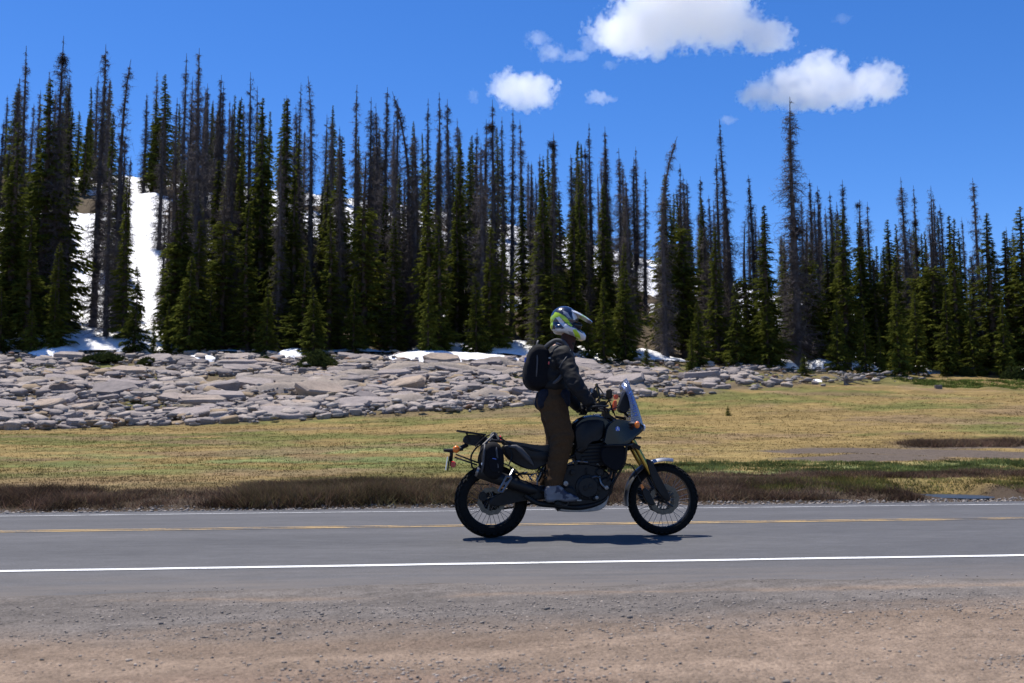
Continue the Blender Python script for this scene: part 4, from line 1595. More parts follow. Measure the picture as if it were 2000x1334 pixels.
D = 1500
cloud([(1250, 60, 100, 50), (1330, 20, 120, 72), (1300, -45, 120, 80), (1400, 40, 85, 58), (1420, -40, 80, 60), (1490, 72, 66, 34), (1205, 72, 50, 34), (1285, 92, 26, 24)], D,
      'large bright cloud running out of the top of the sky', 1, thr=0.12)
cloud([(1492, 185, 52, 28), (1550, 168, 62, 42), (1600, 146, 62, 46), (1640, 178, 66, 34), (1712, 160, 54, 40), (1590, 190, 90, 24)], D * 0.95,
      'long flat-bottomed white cloud above the tall lone snag', 4, thr=0.12)
cloud([(1000, 172, 46, 38), (1040, 178, 50, 40), (1020, 192, 44, 26)], D * 0.9, 'small round white cloud above the dead spruces behind the rider', 7, thr=0.10)
cloud([(1050, 76, 30, 20), (1075, 104, 42, 20), (1120, 110, 40, 14), (1150, 88, 24, 22)], D, 'thin curl of cloud trailing off the large bright cloud', 9, dens=0.025, thr=0.30, nscale=1.7)
cloud([(1170, 192, 36, 14)], D * 0.9, 'small torn wisp of cloud between the two white clouds', 12, dens=0.04, thr=0.25, nscale=1.7)
cloud([(925, 190, 16, 16)], D * 0.9, 'faint wisp of cloud beside the small round cloud', 13, dens=0.015, thr=0.22, nscale=1.8)
cloud([(1420, 234, 22, 10)], D * 0.9, 'tiny wisp of cloud at the tip of the slim leaning snag', 15, dens=0.03, thr=0.2, nscale=1.8)
cloud([(1190, 127, 22, 10)], D, 'tiny wisp of cloud beneath the large bright cloud', 17, dens=0.02, thr=0.2, nscale=1.8)
cloud([(1645, 36, 22, 11)], D, 'faint wisp of cloud alone in the blue above the long cloud', 19, dens=0.012, thr=0.2, nscale=1.8)
# ------------------------------------------------------------------ motorcycle
YB = 9.25                                     # the line it rides on
ZB = float(road_z(YB)) + 0.001


def c0_(x, y, t=0.0):
    return on_y(x, y, YB + t)


def c1(x, y, t=0.0):
    return c0_(840 + x / 2.566, 560 + y / 2.566, t)


def c2(x, y, t=0.0):
    return c0_(860 + x / 5.336, 820 + y / 5.336, t)


def c3(x, y, t=0.0):
    return c0_(1100 + x / 3.925, 730 + y / 3.925, t)


def c4(x, y, t=0.0):
    return c0_(1000 + x / 4.764, 580 + y / 4.764, t)


m_plastic = grain(mat("black_plastic", (0.007, 0.007, 0.008), 0.5, spec=0.3), (0.007, 0.007, 0.008), 0.3, 40, 0.15, 0.002)
m_gloss = mat("dark_gloss_paint", (0.007, 0.009, 0.013), 0.22, spec=0.35)
m_rubber = grain(mat("tyre_rubber", (0.006, 0.006, 0.006), 0.85, spec=0.2), (0.006, 0.006, 0.006), 0.4, 30, 0.3, 0.003)
m_alu = grain(mat("satin_aluminium", (0.20, 0.20, 0.21), 0.42, 1.0), (0.20, 0.20, 0.21), 0.25, 25, 0.1, 0.002)
m_steel = grain(mat("brake_steel", (0.10, 0.092, 0.082), 0.40, 1.0), (0.10, 0.092, 0.082), 0.25, 40, 0.1, 0.001)
m_dmetal = grain(mat("dark_cast_metal", (0.009, 0.009, 0.010), 0.5, 0.0, spec=0.25), (0.009, 0.009, 0.010), 0.4, 30, 0.3, 0.003)
m_gold = mat("gold_anodised", (0.42, 0.29, 0.07), 0.30, 1.0)
m_vinyl = grain(mat("seat_vinyl", (0.015, 0.015, 0.017), 0.5, spec=0.4), (0.015, 0.015, 0.017), 0.3, 60, 0.3, 0.002)
m_cordura = grain(mat("bag_cordura", (0.008, 0.008, 0.010), 0.85, spec=0.15), (0.008, 0.008, 0.010), 0.4, 120, 0.5, 0.002)
m_bagtrim = grain(mat("bag_grey_trim", (0.05, 0.05, 0.055), 0.6), (0.05, 0.05, 0.055), 0.3, 60, 0.3, 0.002)
m_orange = mat("orange_lens", (0.85, 0.20, 0.02), 0.22, spec=0.6)
m_red = mat("red_lens", (0.55, 0.02, 0.02), 0.22, spec=0.6)
m_orangep = mat("orange_plastic", (0.70, 0.09, 0.02), 0.4)
m_plate = mat("licence_plate_white", (0.75, 0.77, 0.8), 0.4)
m_blue = mat("blue_mark", (0.05, 0.14, 0.55), 0.35)
m_whitep = mat("white_mark", (0.75, 0.76, 0.78), 0.35)
m_screen = mat("tinted_screen", (0.50, 0.56, 0.72), 0.08, spec=0.6)
bsdf(m_screen).inputs['Transmission Weight'].default_value = 0.80
bsdf(m_screen).inputs['IOR'].default_value = 1.2
m_fender = mat("fender_silver_grey", (0.34, 0.345, 0.36), 0.40, 1.0)


class MB:
    """collects shapes into one mesh"""

    def __init__(self):
        self.bm = bmesh.new()

    def box(self, c, s, rot=None):
        mtx = Matrix.Translation(c) @ (rot.to_4x4() if rot is not None else Matrix.Identity(4)) @ Matrix.Diagonal((*s, 1))
        bmesh.ops.create_cube(self.bm, size=1.0, matrix=mtx)
        return self

    def ball(self, c, s, sub=2, rot=None):
        mtx = Matrix.Translation(c) @ (rot.to_4x4() if rot is not None else Matrix.Identity(4)) @ Matrix.Diagonal((*s, 1))
        bmesh.ops.create_icosphere(self.bm, subdivisions=sub, radius=1.0, matrix=mtx)
        return self

    def tube(self, pts, r, sides=8, cap=True):
        pts = [Vector(p) for p in pts]
        rs = r if isinstance(r, (list, tuple)) else [r] * len(pts)
        rings = []
        prev = None
        for i, p in enumerate(pts):
            d = (pts[min(i + 1, len(pts) - 1)] - pts[max(i - 1, 0)]).normalized()
            a = prev - d * prev.dot(d) if prev is not None else (Vector((0, 0, 1)).cross(d) if abs(d.z) < 0.9 else Vector((0, 1, 0)).cross(d))
            a.normalize()
            prev = a
            b = d.cross(a)
            rings.append([self.bm.verts.new(p + (a * math.cos(2 * math.pi * k / sides) + b * math.sin(2 * math.pi * k / sides)) * rs[i]) for k in range(sides)])
        for lo, hi in zip(rings[:-1], rings[1:]):
            for k in range(sides):
                self.bm.faces.new((lo[k], lo[(k + 1) % sides], hi[(k + 1) % sides], hi[k]))
        if cap:
            self.bm.faces.new(rings[0][::-1])
            self.bm.faces.new(rings[-1])
        return self

    def loft(self, pts, levels):
        """pts: outline in the X/Z plane; levels: (world y, scale about the centroid)"""
        c = sum(pts, Vector()) / len(pts)
        rings = []
        for y, s in levels:
            rings.append([self.bm.verts.new((c.x + (p.x - c.x) * s, y, c.z + (p.z - c.z) * s)) for p in pts])
        n = len(pts)
        for lo, hi in zip(rings[:-1], rings[1:]):
            for k in range(n):
                self.bm.faces.new((lo[k], lo[(k + 1) % n], hi[(k + 1) % n], hi[k]))
        self.bm.faces.new(rings[0][::-1])
        self.bm.faces.new(rings[-1])
        return self

    def lathe(self, c, prof, segs=48, a0=0.0, a1=2 * math.pi):
        """revolve (radius, y offset) pairs about the Y axis through c"""
        full = abs(a1 - a0 - 2 * math.pi) < 1e-6
        n = segs if full else segs + 1
        rings = []
        for i in range(n):
            a = a0 + (a1 - a0) * i / segs
            rings.append([self.bm.verts.new((c.x + r * math.cos(a), c.y + y, c.z + r * math.sin(a))) for r, y in prof])
        m = len(prof)
        for i in range(n if full else n - 1):
            A_, B_ = rings[i], rings[(i + 1) % n]
            for k in range(m if full or True else m - 1):
                self.bm.faces.new((A_[k], A_[(k + 1) % m], B_[(k + 1) % m], B_[k]))
        if not full:
            self.bm.faces.new(rings[0])
            self.bm.faces.new(rings[-1][::-1])
        return self

    def bevel(self, w, seg=2):
        bmesh.ops.bevel(self.bm, geom=[e for e in self.bm.edges if e.is_manifold and e.calc_face_angle(0) > 0.5], offset=w, segments=seg, affect='EDGES', clamp_overlap=True)
        return self

    def build(self, name, m, parent, smooth=True, label=None):
        bmesh.ops.recalc_face_normals(self.bm, faces=self.bm.faces)
        me = bpy.data.meshes.new(name)
        self.bm.to_mesh(me)
        self.bm.free()
        me.materials.append(m)
        if smooth:
            me.polygons.foreach_set('use_smooth', np.ones(len(me.polygons), bool))
            me.set_sharp_from_angle(angle=R(38))
        o = link(name, me, parent)
        if label:
            o['label'] = label
        return o


def smooth_pts(pts, n=3):
    """Chaikin corner cutting of a closed outline"""
    for _ in range(n):
        q = []
        for i in range(len(pts)):
            a, b = pts[i], pts[(i + 1) % len(pts)]
            q += [a * 0.75 + b * 0.25, a * 0.25 + b * 0.75]
        pts = q
    return pts


def path(pts, n=6):
    """smooth polyline through points"""
    out = []
    P = [pts[0]] + list(pts) + [pts[-1]]
    for i in range(1, len(P) - 2):
        for k in range(n):
            t = k / n
            out.append(0.5 * ((2 * P[i]) + (P[i + 1] - P[i - 1]) * t + (2 * P[i - 1] - 5 * P[i] + 4 * P[i + 1] - P[i + 2]) * t * t + (-P[i - 1] + 3 * P[i] - 3 * P[i + 1] + P[i + 2]) * t ** 3))
    out.append(pts[-1])
    return out


AR = c0_(959, 978)
AF = c0_(1294, 974.5)
RR, RF = AR.z - ZB, AF.z - ZB
bike = empty('motorcycle', ((AR.x + AF.x) / 2, YB, ZB))
tag(bike, 'black adventure motorcycle with gold fork tubes and knobbly tyres riding along the road', 'motorcycle')


def panel(name, fn, pts, t0, t1, m, parent=bike, smooth=2, edge=0.012, label=None, both=False):
    """a moulded part: outline read off the picture, from near face t0 to far face t1, rounded towards its faces"""
    P = [fn(x, y, t0) for x, y in pts]
    if smooth:
        P = smooth_pts(P, smooth)
    res = []
    for a, b in ([(t0, t1)] + ([(-t1, -t0)] if both else [])):
        w = b - a
        mb = MB()
        e = min(edge, w * 0.3)
        mb.loft(P, [(YB + a, 0.93), (YB + a + e * 0.35, 0.975), (YB + a + e, 1.0), (YB + b - e, 1.0), (YB + b - e * 0.35, 0.975), (YB + b, 0.93)])
        res.append(mb.build(name, m, parent, label=label))
    return res[0] if not both else res


def wheel(axle, Ro, rim_in, rim_out, width, disc_r, discs, knobs, label):
    w2 = width / 2
    wh = MB()
    wh.lathe(axle, [(rim_in, -0.030), (rim_in + 0.006, -0.012), (rim_in + 0.002, 0.012), (rim_in, 0.030), (rim_in + 0.010, 0.036), (rim_out, 0.034), (rim_out, -0.034), (rim_in + 0.010, -0.036)], 64)
    root = wh.build('wheel', m_plastic, bike, label=label)
    ty = MB()
    h = Ro - 0.012
    prof = []
    for k in range(15):
        a = -math.pi * 0.5 + math.pi * k / 14
        y = w2 * math.sin(a)
        rr_ = rim_out - 0.004 + (h - rim_out + 0.004) * max(0.0, math.cos(a)) ** 0.62
        prof.append((rr_, y))
    prof.append((rim_out - 0.006, w2 * 0.5))
    prof.append((rim_out - 0.006, -w2 * 0.5))
    ty.lathe(axle, prof, 72)
    for k in range(knobs):
        a = 2 * math.pi * (k + 0.5) / knobs
        for row, off in ((-0.78, 0.5), (-0.30, 0.0), (0.18, 0.5), (0.62, 0.0), (0.86, 0.5)):
            aa = a + off * 2 * math.pi / knobs
            y = w2 * row * 0.92
            rad = (rim_out - 0.004) + (h - rim_out + 0.004) * (1 - row * row) ** 0.31
            ln = 2 * math.pi * Ro / knobs * 0.58
            rot = Matrix.Rotation(-aa, 3, 'Y') @ Matrix.Rotation(row * 0.75, 3, 'Z')
            c = axle + Vector((rad * math.cos(aa), y, rad * math.sin(aa)))
            top = 0.024
            ty.box(c, (top, width * 0.19, ln), rot)
    ty.build('tyre', m_rubber, root, smooth=False)
    hb = MB()
    hb.lathe(axle, [(0.012, -0.085), (0.034, -0.075), (0.034, -0.05), (0.024, -0.04), (0.024, 0.04), (0.034, 0.05), (0.034, 0.075), (0.012, 0.085)], 28)
    hb.build('hub', m_dmetal, root)
    # spokes
    sp = MB().tube([Vector((0, 0, 0)), Vector((1, 0, 0))], 1.0, 5)
    bmesh.ops.recalc_face_normals(sp.bm, faces=sp.bm.faces)
    sme = bpy.data.meshes.new('spoke')
    sp.bm.to_mesh(sme)
    sp.bm.free()
    sme.materials.append(m_alu)
    for k in range(32):
        a = 2 * math.pi * k / 32
        side = -1 if k % 2 else 1
        tw = 0.42 * (1 if (k // 2) % 2 else -1)
        p0 = axle + Vector((0.032 * math.cos(a + tw * 2), side * 0.058, 0.032 * math.sin(a + tw * 2)))
        p1 = axle + Vector((rim_in * math.cos(a), side * 0.012, rim_in * math.sin(a)))
        d = p1 - p0
        o = bpy.data.objects.new('spoke', sme)
        COL.objects.link(o)
        q = d.to_track_quat('X', 'Z').to_matrix().to_4x4()
        o.matrix_world = Matrix.Translation(p0) @ q @ Matrix.Diagonal((d.length, 0.0023, 0.0023, 1))
        mw = o.matrix_world.copy()
        o.parent = root
        o.matrix_parent_inverse = root.matrix_world.inverted()
        o.matrix_basis = mw
    for s in discs:
        db = MB()
        y = s * 0.075
        n = 60
        prof = [(disc_r - 0.042, y - 0.0025), (disc_r, y - 0.0025), (disc_r, y + 0.0025), (disc_r - 0.042, y + 0.0025)]
        rings = []
        for i in range(n):
            a = 2 * math.pi * i / n
            wv = 0.004 * math.sin(a * 10)
            rings.append([db.bm.verts.new((axle.x + (r_ + wv) * math.cos(a), axle.y + yy_, axle.z + (r_ + wv) * math.sin(a))) for r_, yy_ in prof])
        for i in range(n):
            A_, B_ = rings[i], rings[(i + 1) % n]
            for k in range(4):
                db.bm.faces.new((A_[k], A_[(k + 1) % 4], B_[(k + 1) % 4], B_[k]))
        for k in range(5):
            a = 2 * math.pi * k / 5 + 0.3
            p0 = axle + Vector((0.03 * math.cos(a), y * 0.95, 0.03 * math.sin(a)))
            p1 = axle + Vector(((disc_r - 0.035) * math.cos(a + 0.25), y, (disc_r - 0.035) * math.sin(a + 0.25)))
            db.tube([p0, p1], 0.008, 6)
        db.build('brake_disc', m_steel, root)
    nt = MB().lathe(axle, [(0.0005, -0.125), (0.016, -0.125), (0.018, -0.110), (0.018, 0.110), (0.016, 0.125), (0.0005, 0.125)], 14)
    nt.build('axle', m_alu, root)
    return root


wheel(AR, RR, 0.215, 0.236, 0.145, 0.124, (-1,), 30, 'wide rear wheel with knobbly tyre')
wheel(AF, RF, 0.247, 0.266, 0.092, 0.135, (-1, 1), 38, 'tall front wheel with knobbly tyre')

# swingarm, shock, frame
for s in (-1, 1):
    P = smooth_pts([c2(x, y) for x, y in ((500, 850), (530, 800), (640, 750), (760, 680), (930, 660), (1090, 700), (1120, 780), (1060, 830), (880, 830), (680, 880), (560, 895), (515, 885))], 2)
    mb = MB()
    y0 = YB + s * 0.115
    mb.loft(P, [(y0 - 0.022, 0.94), (y0 - 0.015, 1.0), (y0 + 0.015, 1.0), (y0 + 0.022, 0.94)])
    mb.build('swingarm', m_dmetal, bike)
MB().tube([c2(1010, 640), c2(1120, 420)], 0.020, 12).tube(path([c2(1020 + 8 * math.cos(k), 625 - k * 9, 0.03 * math.sin(k)) for k in range(0, 20)], 2), 0.007, 6).build('shock_absorber', m_alu, bike)
fr = MB()
for s in (-1, 1):
    t = s * 0.13
    fr.tube([c1(985, 690, s * 0.05), c1(900, 780, t), c1(760, 830, t), c1(640, 880, t), c1(600, 1010, t)], 0.018, 10)
    fr.tube([c1(985, 740, s * 0.05), c1(930, 900, t), c1(905, 1030, t), c1(840, 1110, t * 0.8), c1(640, 1118, t * 0.8), c1(600, 1010, t)], 0.015, 10)
    fr.tube([c1(640, 880, t), c1(560, 830, t), c1(400, 780, s * 0.11), c1(250, 765, s * 0.09)], 0.014, 8)
    fr.tube([c1(610, 960, t), c1(520, 890, s * 0.12), c1(380, 800, s * 0.11)], 0.012, 8)
    fr.tube([c1(760, 830, t), c1(900, 900, t)], 0.013, 8)
fr.build('frame', m_plastic, bike)

# engine
en = panel('engine', c1, ((650, 900), (760, 880), (860, 900), (915, 950), (915, 1030), (860, 1085), (700, 1105), (600, 1090), (585, 1030), (620, 950)), -0.17, 0.17, m_dmetal, edge=0.05)
cyl = panel('cylinder_block', c1, ((735, 760), (880, 760), (905, 830), (890, 905), (750, 905), (715, 840)), -0.15, 0.15, m_dmetal, en, edge=0.03)
fins = MB()
for k in range(6):
    p = c1(745 + k * 4, 800 + k * 17, -0.155)
    q = c1(885 + k * 2, 790 + k * 17, -0.155)
    fins.tube([p, q], 0.006, 6)
fins.build('cooling_rib', m_dmetal, cyl)
for (x, y, r_, nm, mm) in ((790, 1005, 62, 'clutch_cover', m_plastic), (690, 1040, 44, 'sprocket_cover', m_dmetal), (880, 985, 30, 'water_pump', m_dmetal), (850, 930, 22, 'alternator_cap', m_dmetal)):
    c = c1(x, y, -0.165)
    rr_ = r_ / 2.566 / 210
    MB().lathe(c, [(0.0005, -0.030), (rr_ * 0.72, -0.030), (rr_ * 0.80, -0.022), (rr_ * 0.95, -0.018), (rr_, 0.0), (rr_, 0.02), (0.0005, 0.02)], 28).build(nm, mm, en)
bolts = MB()
for k in range(9):
    a = 2 * math.pi * k / 9
    c = c1(790 + 54 * math.cos(a), 1005 + 54 * math.sin(a), -0.19)
    bolts.lathe(c, [(0.0005, -0.006), (0.006, -0.006), (0.006, 0.01), (0.0005, 0.01)], 8)
bolts.build('cover_bolt', m_dmetal, en)
MB().tube(path([c1(880, 985, -0.18), c1(905, 940, -0.2), c1(915, 890, -0.17)], 5), 0.012, 8).build('coolant_hose', m_dmetal, en)
MB().tube(path([c1(850, 950, -0.18), c1(860, 990, -0.2), c1(895, 1010, -0.18), c1(925, 960, -0.15)], 5), 0.009, 8).build('coolant_hose', m_alu, en)
MB().tube(path([c1(690, 890, -0.17), c1(730, 875, -0.18), c1(790, 880, -0.17)], 5), 0.008, 8).build('coolant_hose', m_alu, en)
panel('skid_plate', c1, ((645, 1130), (640, 1112), (780, 1100), (860, 1075), (895, 1040), (903, 1050), (880, 1108), (830, 1130)), -0.14, 0.14, m_alu, edge=0.02)
panel('radiator', c1, ((905, 800), (935, 800), (950, 880), (940, 935), (915, 930)), -0.15, 0.15, m_dmetal, smooth=0)

# exhaust
MB().tube(path([c1(900, 960, -0.10), c1(880, 1060, -0.12), c1(760, 1105, -0.15), c1(620, 1095, -0.17), c1(540, 1085, -0.18), c1(475, 1045, -0.185)], 6), 0.024, 14).build('exhaust_pipe', m_dmetal, bike)
ex = MB().tube([c2(1000, 740, -0.20), c2(930, 720, -0.205), c2(700, 640, -0.21), c2(440, 555, -0.215), c2(395, 540, -0.215)], [0.030, 0.052, 0.058, 0.056, 0.050], 20).build('exhaust_silencer', m_plastic, bike)
MB().tube([c2(425, 550, -0.215), c2(375, 533, -0.215)], [0.053, 0.046], 20).build('end_cap', m_alu, ex)
br = MB()
br.tube([c2(690, 590, -0.275), c2(605, 745, -0.275)], 0.010, 6).tube([c2(745, 600, -0.275), c2(645, 755, -0.275)], 0.010, 6)
br.tube([c2(660, 640, -0.275), c2(690, 690, -0.275)], 0.007, 6).tube([c2(715, 640, -0.275), c2(635, 690, -0.275)], 0.007, 6)
br.tube([c2(690, 590, -0.275), c2(745, 600, -0.275)], 0.009, 6).tube([c2(605, 745, -0.275), c2(645, 755, -0.275)], 0.009, 6)
br.tube([c2(720, 600, -0.27), c2(760, 520, -0.20)], 0.012, 6)
br.build('silencer_bracket', m_alu, bike, label='bright cross-braced bracket over the silencer')

# tank, fairing, nose
tk = MB()
P = smooth_pts([c1(x, y, -0.12) for x, y in ((704, 705), (738, 662), (790, 641), (862, 643), (905, 665), (920, 700), (905, 770), (860, 800), (740, 805), (705, 770))], 1)
tk.loft(P, [(YB - 0.150, 0.84), (YB - 0.140, 0.90), (YB - 0.10, 0.97), (YB - 0.05, 1.0), (YB + 0.05, 1.0), (YB + 0.10, 0.97), (YB + 0.140, 0.90), (YB + 0.150, 0.84)])
tank = tk.build('fuel_tank', m_gloss, bike)
for s in (-1, 1):
    P = smooth_pts([c1(x, y, -0.17) for x, y in ((716, 712), (772, 668), (868, 664), (880, 700), (868, 770), (800, 782), (775, 835), (735, 830), (722, 770))], 1)
    yy_ = YB + s * 0.15
    MB().loft(P, [(yy_ - 0.03, 0.86), (yy_ - 0.018, 0.97), (yy_, 1.0), (yy_ + 0.018, 0.97), (yy_ + 0.03, 0.86)]).build('tank_panel', m_plastic, bike)
MB().lathe(Vector((0, 0, 0)), [(0.0005, -0.01), (0.036, -0.01), (0.04, 0.0), (0.04, 0.012), (0.0005, 0.012)], 24).build('fuel_cap', m_alu, tank).matrix_basis = Matrix.Translation(c1(838, 645, 0)) @ Matrix.Rotation(R(96), 4, 'X')
fp = panel('fairing', c1, ((884, 706), (908, 676), (935, 660), (1000, 672), (1066, 700), (1066, 728), (1018, 762), (1000, 792), (930, 800), (866, 792), (876, 750)), -0.225, -0.165, m_gloss, edge=0.02, both=True, smooth=1)
for k, f_ in enumerate(fp):
    t = -0.2285 if k == 0 else 0.2285
    e = MB().lathe(c1(940, 712, t), [(0.0005, -0.002), (0.020, -0.002), (0.020, 0.002), (0.0005, 0.002)], 24).build('emblem', m_blue, f_, label='round blue and white emblem')
    MB().tube([c1(932, 722, t * 1.013), c1(940, 706, t * 1.013), c1(949, 722, t * 1.013)], 0.003, 6).tube([c1(940, 700, t * 1.013), c1(940, 716, t * 1.013)], 0.003, 6).build('emblem_fork', m_whitep, e)
nose = panel('headlight_housing', c1, ((985, 690), (1030, 672), (1072, 690), (1078, 715), (1040, 752), (990, 770)), -0.165, 0.165, m_plastic, edge=0.07)
for s in (-1, 1):
    MB().ball(c1(1070, 705, s * 0.05), (0.018, 0.034, 0.030), 2).build('headlight', m_whitep, nose)
panel('side_bag', c1, ((868, 800), (985, 797), (990, 830), (972, 890), (945, 928), (905, 915), (862, 880), (855, 830)), -0.285, -0.20, m_cordura, edge=0.04, both=True, label='dark fabric bag strapped to the crash bar')
for s in (-1, 1):
    cb = MB()
    cb.tube(path([c1(860, 800, s * 0.2), c1(890, 796, s * 0.30), c1(985, 794, s * 0.30), c1(1012, 790, s * 0.22)], 5), 0.011, 8)
    cb.tube(path([c1(985, 794, s * 0.30), c1(975, 880, s * 0.27), c1(945, 935, s * 0.24), c1(900, 1020, s * 0.18)], 5), 0.011, 8)
    cb.build('crash_bar', m_dmetal, bike)
MB().tube(path([c1(995, 775, -0.14), c1(1015, 765, -0.16), c1(1030, 757, -0.17)], 4), 0.010, 8).box(c1(1042, 757, -0.17), (0.055, 0.03, 0.02)).build('fog_lamp_bracket', m_plastic, bike)
for s in (-1, 1):
    bdy = MB().tube(path([c1(990, 690, s * 0.20), c1(1010, 684, s * 0.25), c1(1032, 685, s * 0.27)], 4), [0.010] * 8 + [0.018], 8).build('turn_signal', m_alu, bike)
    MB().ball(c1(1038, 692, s * 0.275), (0.024, 0.022, 0.032), 2).build('lens', m_orange, bdy, label='orange lens')

# windscreen
ws = MB()
nu, nv = 17, 22
cl_b, cl_t = c1(1076, 722), c1(986, 470)
rows = []
for layer in (0, 1):
    grid = []
    for j in range(nv + 1):
        v_ = j / nv
        ctr = cl_b.lerp(cl_t, v_)
        half = 0.185 * (1 - v_) + 0.125 * v_
        half *= min(1.0, 0.35 + ((1 - v_) / 0.16)) if v_ > 0.84 else 1.0
        sag = 0.17 * (1 - v_) ** 1.5 + 0.060 * v_
        bow = 0.012 * math.sin(v_ * math.pi)
        row = []
        for i in range(nu):
            u = -1 + 2 * i / (nu - 1)
            row.append(ws.bm.verts.new((ctr.x - sag * abs(u) ** 1.8 + bow - layer * 0.004, YB + u * half, ctr.z + 0.02 * (1 - u * u) * v_ - 0.05 * abs(u) ** 3 * v_)))
        grid.append(row)
    rows.append(grid)
for j in range(nv):
    for i in range(nu - 1):
        ws.bm.faces.new((rows[0][j][i], rows[0][j][i + 1], rows[0][j + 1][i + 1], rows[0][j + 1][i]))
        ws.bm.faces.new((rows[1][j][i + 1], rows[1][j][i], rows[1][j + 1][i], rows[1][j + 1][i + 1]))
for j in range(nv):
    for i in (0, nu - 1):
        ws.bm.faces.new((rows[0][j][i], rows[1][j][i], rows[1][j + 1][i], rows[0][j + 1][i]))
for i in range(nu - 1):
    for j in (0, nv):
        ws.bm.faces.new((rows[0][j][i], rows[0][j][i + 1], rows[1][j][i + 1], rows[1][j][i]))
screen = ws.build('windscreen', m_screen, bike)
# blue lettering strip along each edge of the screen: six blocky strokes
for s in (-1, 1):
    lt = MB()
    for k in range(6):
        v_ = 0.30 + 0.085 * k
        for u0, u1, vv in ((0.60, 0.88, 0.0), (0.60, 0.88, 0.045)) if k % 2 else ((0.60, 0.88, 0.0), (0.66, 0.80, 0.03)):
            pts_ = []
            for u in (u0, (u0 + u1) / 2, u1):
                vq = v_ + vv
                ctr = cl_b.lerp(cl_t, vq)
                half = 0.185 * (1 - vq) + 0.125 * vq
                sag = 0.17 * (1 - vq) ** 1.5 + 0.060 * vq
                pts_.append(Vector((ctr.x - sag * u ** 1.8 + 0.012 * math.sin(vq * math.pi) + 0.003, YB + s * u * half * 1.01, ctr.z + 0.02 * (1 - u * u) * vq - 0.05 * u ** 3 * vq)))
            lt.tube(pts_, 0.004, 5)
    lt.build('screen_lettering', m_blue, screen, label='blue lettering along the screen edge')
panel('instrument_display', c3, ((425, 275), (445, 200), (480, 130), (500, 135), (520, 250), (490, 300), (455, 300)), -0.07, 0.07, m_plastic, smooth=1)
MB().tube([c3(460, 290, -0.04), c3(500, 330, -0.04)], 0.012, 6).tube([c3(460, 290, 0.04), c3(500, 330, 0.04)], 0.012, 6).tube([c3(400, 330, 0), c3(480, 345, 0)], 0.014, 6).build('instrument_bracket', m_dmetal, bike)
panel('cable_cover', c3, ((385, 205), (415, 200), (412, 265), (400, 285), (382, 275)), -0.14, -0.10, m_orangep, smooth=1, label='orange-red plastic piece behind the screen')
panel('handlebar_pad', c3, ((390, 160), (425, 160), (422, 195), (392, 195)), -0.12, -0.08, m_orangep, smooth=1, label='small reddish piece by the dash')

# fork and front fender
FD = (AF - c0_(1218, 838)).normalized()
FT = c0_(1217, 836)
for s in (-1, 1):
    t = Vector((0, s * 0.105, 0))
    MB().tube([FT + t - FD * 0.02, FT + t + FD * 0.47], 0.0265, 16).build('fork_tube', m_gold, bike)
    lg = MB().tube([FT + t + FD * 0.40, AF + t * 0.95 - FD * 0.02, AF + t * 0.95 + FD * 0.02], [0.022, 0.022, 0.026], 12)
    P = [c3(x, y) for x, y in ((612, 655), (650, 660), (690, 740), (800, 935), (790, 975), (752, 975), (690, 880), (640, 770))]
    lg.loft(smooth_pts(P, 2), [(YB + s * 0.105 - 0.036, 0.9), (YB + s * 0.105 - 0.028, 1.0), (YB + s * 0.105 + 0.02, 1.0), (YB + s * 0.105 + 0.03, 0.9)])
    guard = lg.build('fork_guard', m_plastic, bike)
    P = smooth_pts([c3(x, y, s * 0.155) for x, y in ((588, 850), (608, 842), (636, 908), (618, 920))], 1)
    MB().loft(P, [(YB + s * 0.150 - 0.004, 0.95), (YB + s * 0.150 + 0.004, 0.95)]).build('reflector', m_orange, guard, label='orange side reflector')
    P = smooth_pts([c3(x, y) for x, y in ((570, 880), (610, 860), (660, 950), (680, 1000), (640, 1005), (600, 960))], 1)
    MB().loft(P, [(YB + s * 0.13 - 0.03, 0.9), (YB + s * 0.13 - 0.02, 1), (YB + s * 0.13 + 0.01, 1)]).build('brake_caliper', m_plastic, bike)
    MB().tube(path([c3(455, 640, s * 0.12), c3(480, 690, s * 0.15), c3(530, 710, s * 0.15), c3(580, 800, s * 0.15), c3(605, 870, s * 0.14)], 5), 0.006, 6).build('brake_hose', m_plastic, bike)
MB().box(FT + FD * 0.02, (0.07, 0.26, 0.035), Matrix.Rotation(R(30), 3, 'Y')).box(FT + FD * 0.19, (0.08, 0.27, 0.04), Matrix.Rotation(R(30), 3, 'Y')).tube([FT - FD * 0.03 - Vector((0.04, 0, 0)), FT + FD * 0.22 - Vector((0.04, 0, 0))], 0.030, 14).build('triple_clamp', m_dmetal, bike)
fe = MB()
secs = []
for i in range(31):
    a = R(190 + (74 - 190) * i / 30)
    rad = RF + 0.020 + 0.022 * (i / 30) ** 3
    hw = 0.066 * (0.55 + 0.45 * math.sin(math.pi * min(1, max(0, i / 30)) * 0.8 + 0.35))
    sec = []
    for u in (-1.0, -0.8, -0.4, 0, 0.4, 0.8, 1.0):
        drop = 0.028 * abs(u) ** 3
        sec.append(Vector((AF.x + (rad + 0.012 - drop) * math.cos(a), YB + u * hw, AF.z + (rad + 0.012 - drop) * math.sin(a))))
    for u in (1.0, 0.8, 0.4, 0, -0.4, -0.8, -1.0):
        drop = 0.028 * abs(u) ** 3 + 0.004
        sec.append(Vector((AF.x + (rad + 0.012 - drop) * math.cos(a), YB + u * hw * 0.97, AF.z + (rad + 0.012 - drop) * math.sin(a))))
    secs.append([fe.bm.verts.new(p) for p in sec])
for A_, B_ in zip(secs[:-1], secs[1:]):
    for k in range(14):
        fe.bm.faces.new((A_[k], A_[(k + 1) % 14], B_[(k + 1) % 14], B_[k]))
fe.bm.faces.new(secs[0])
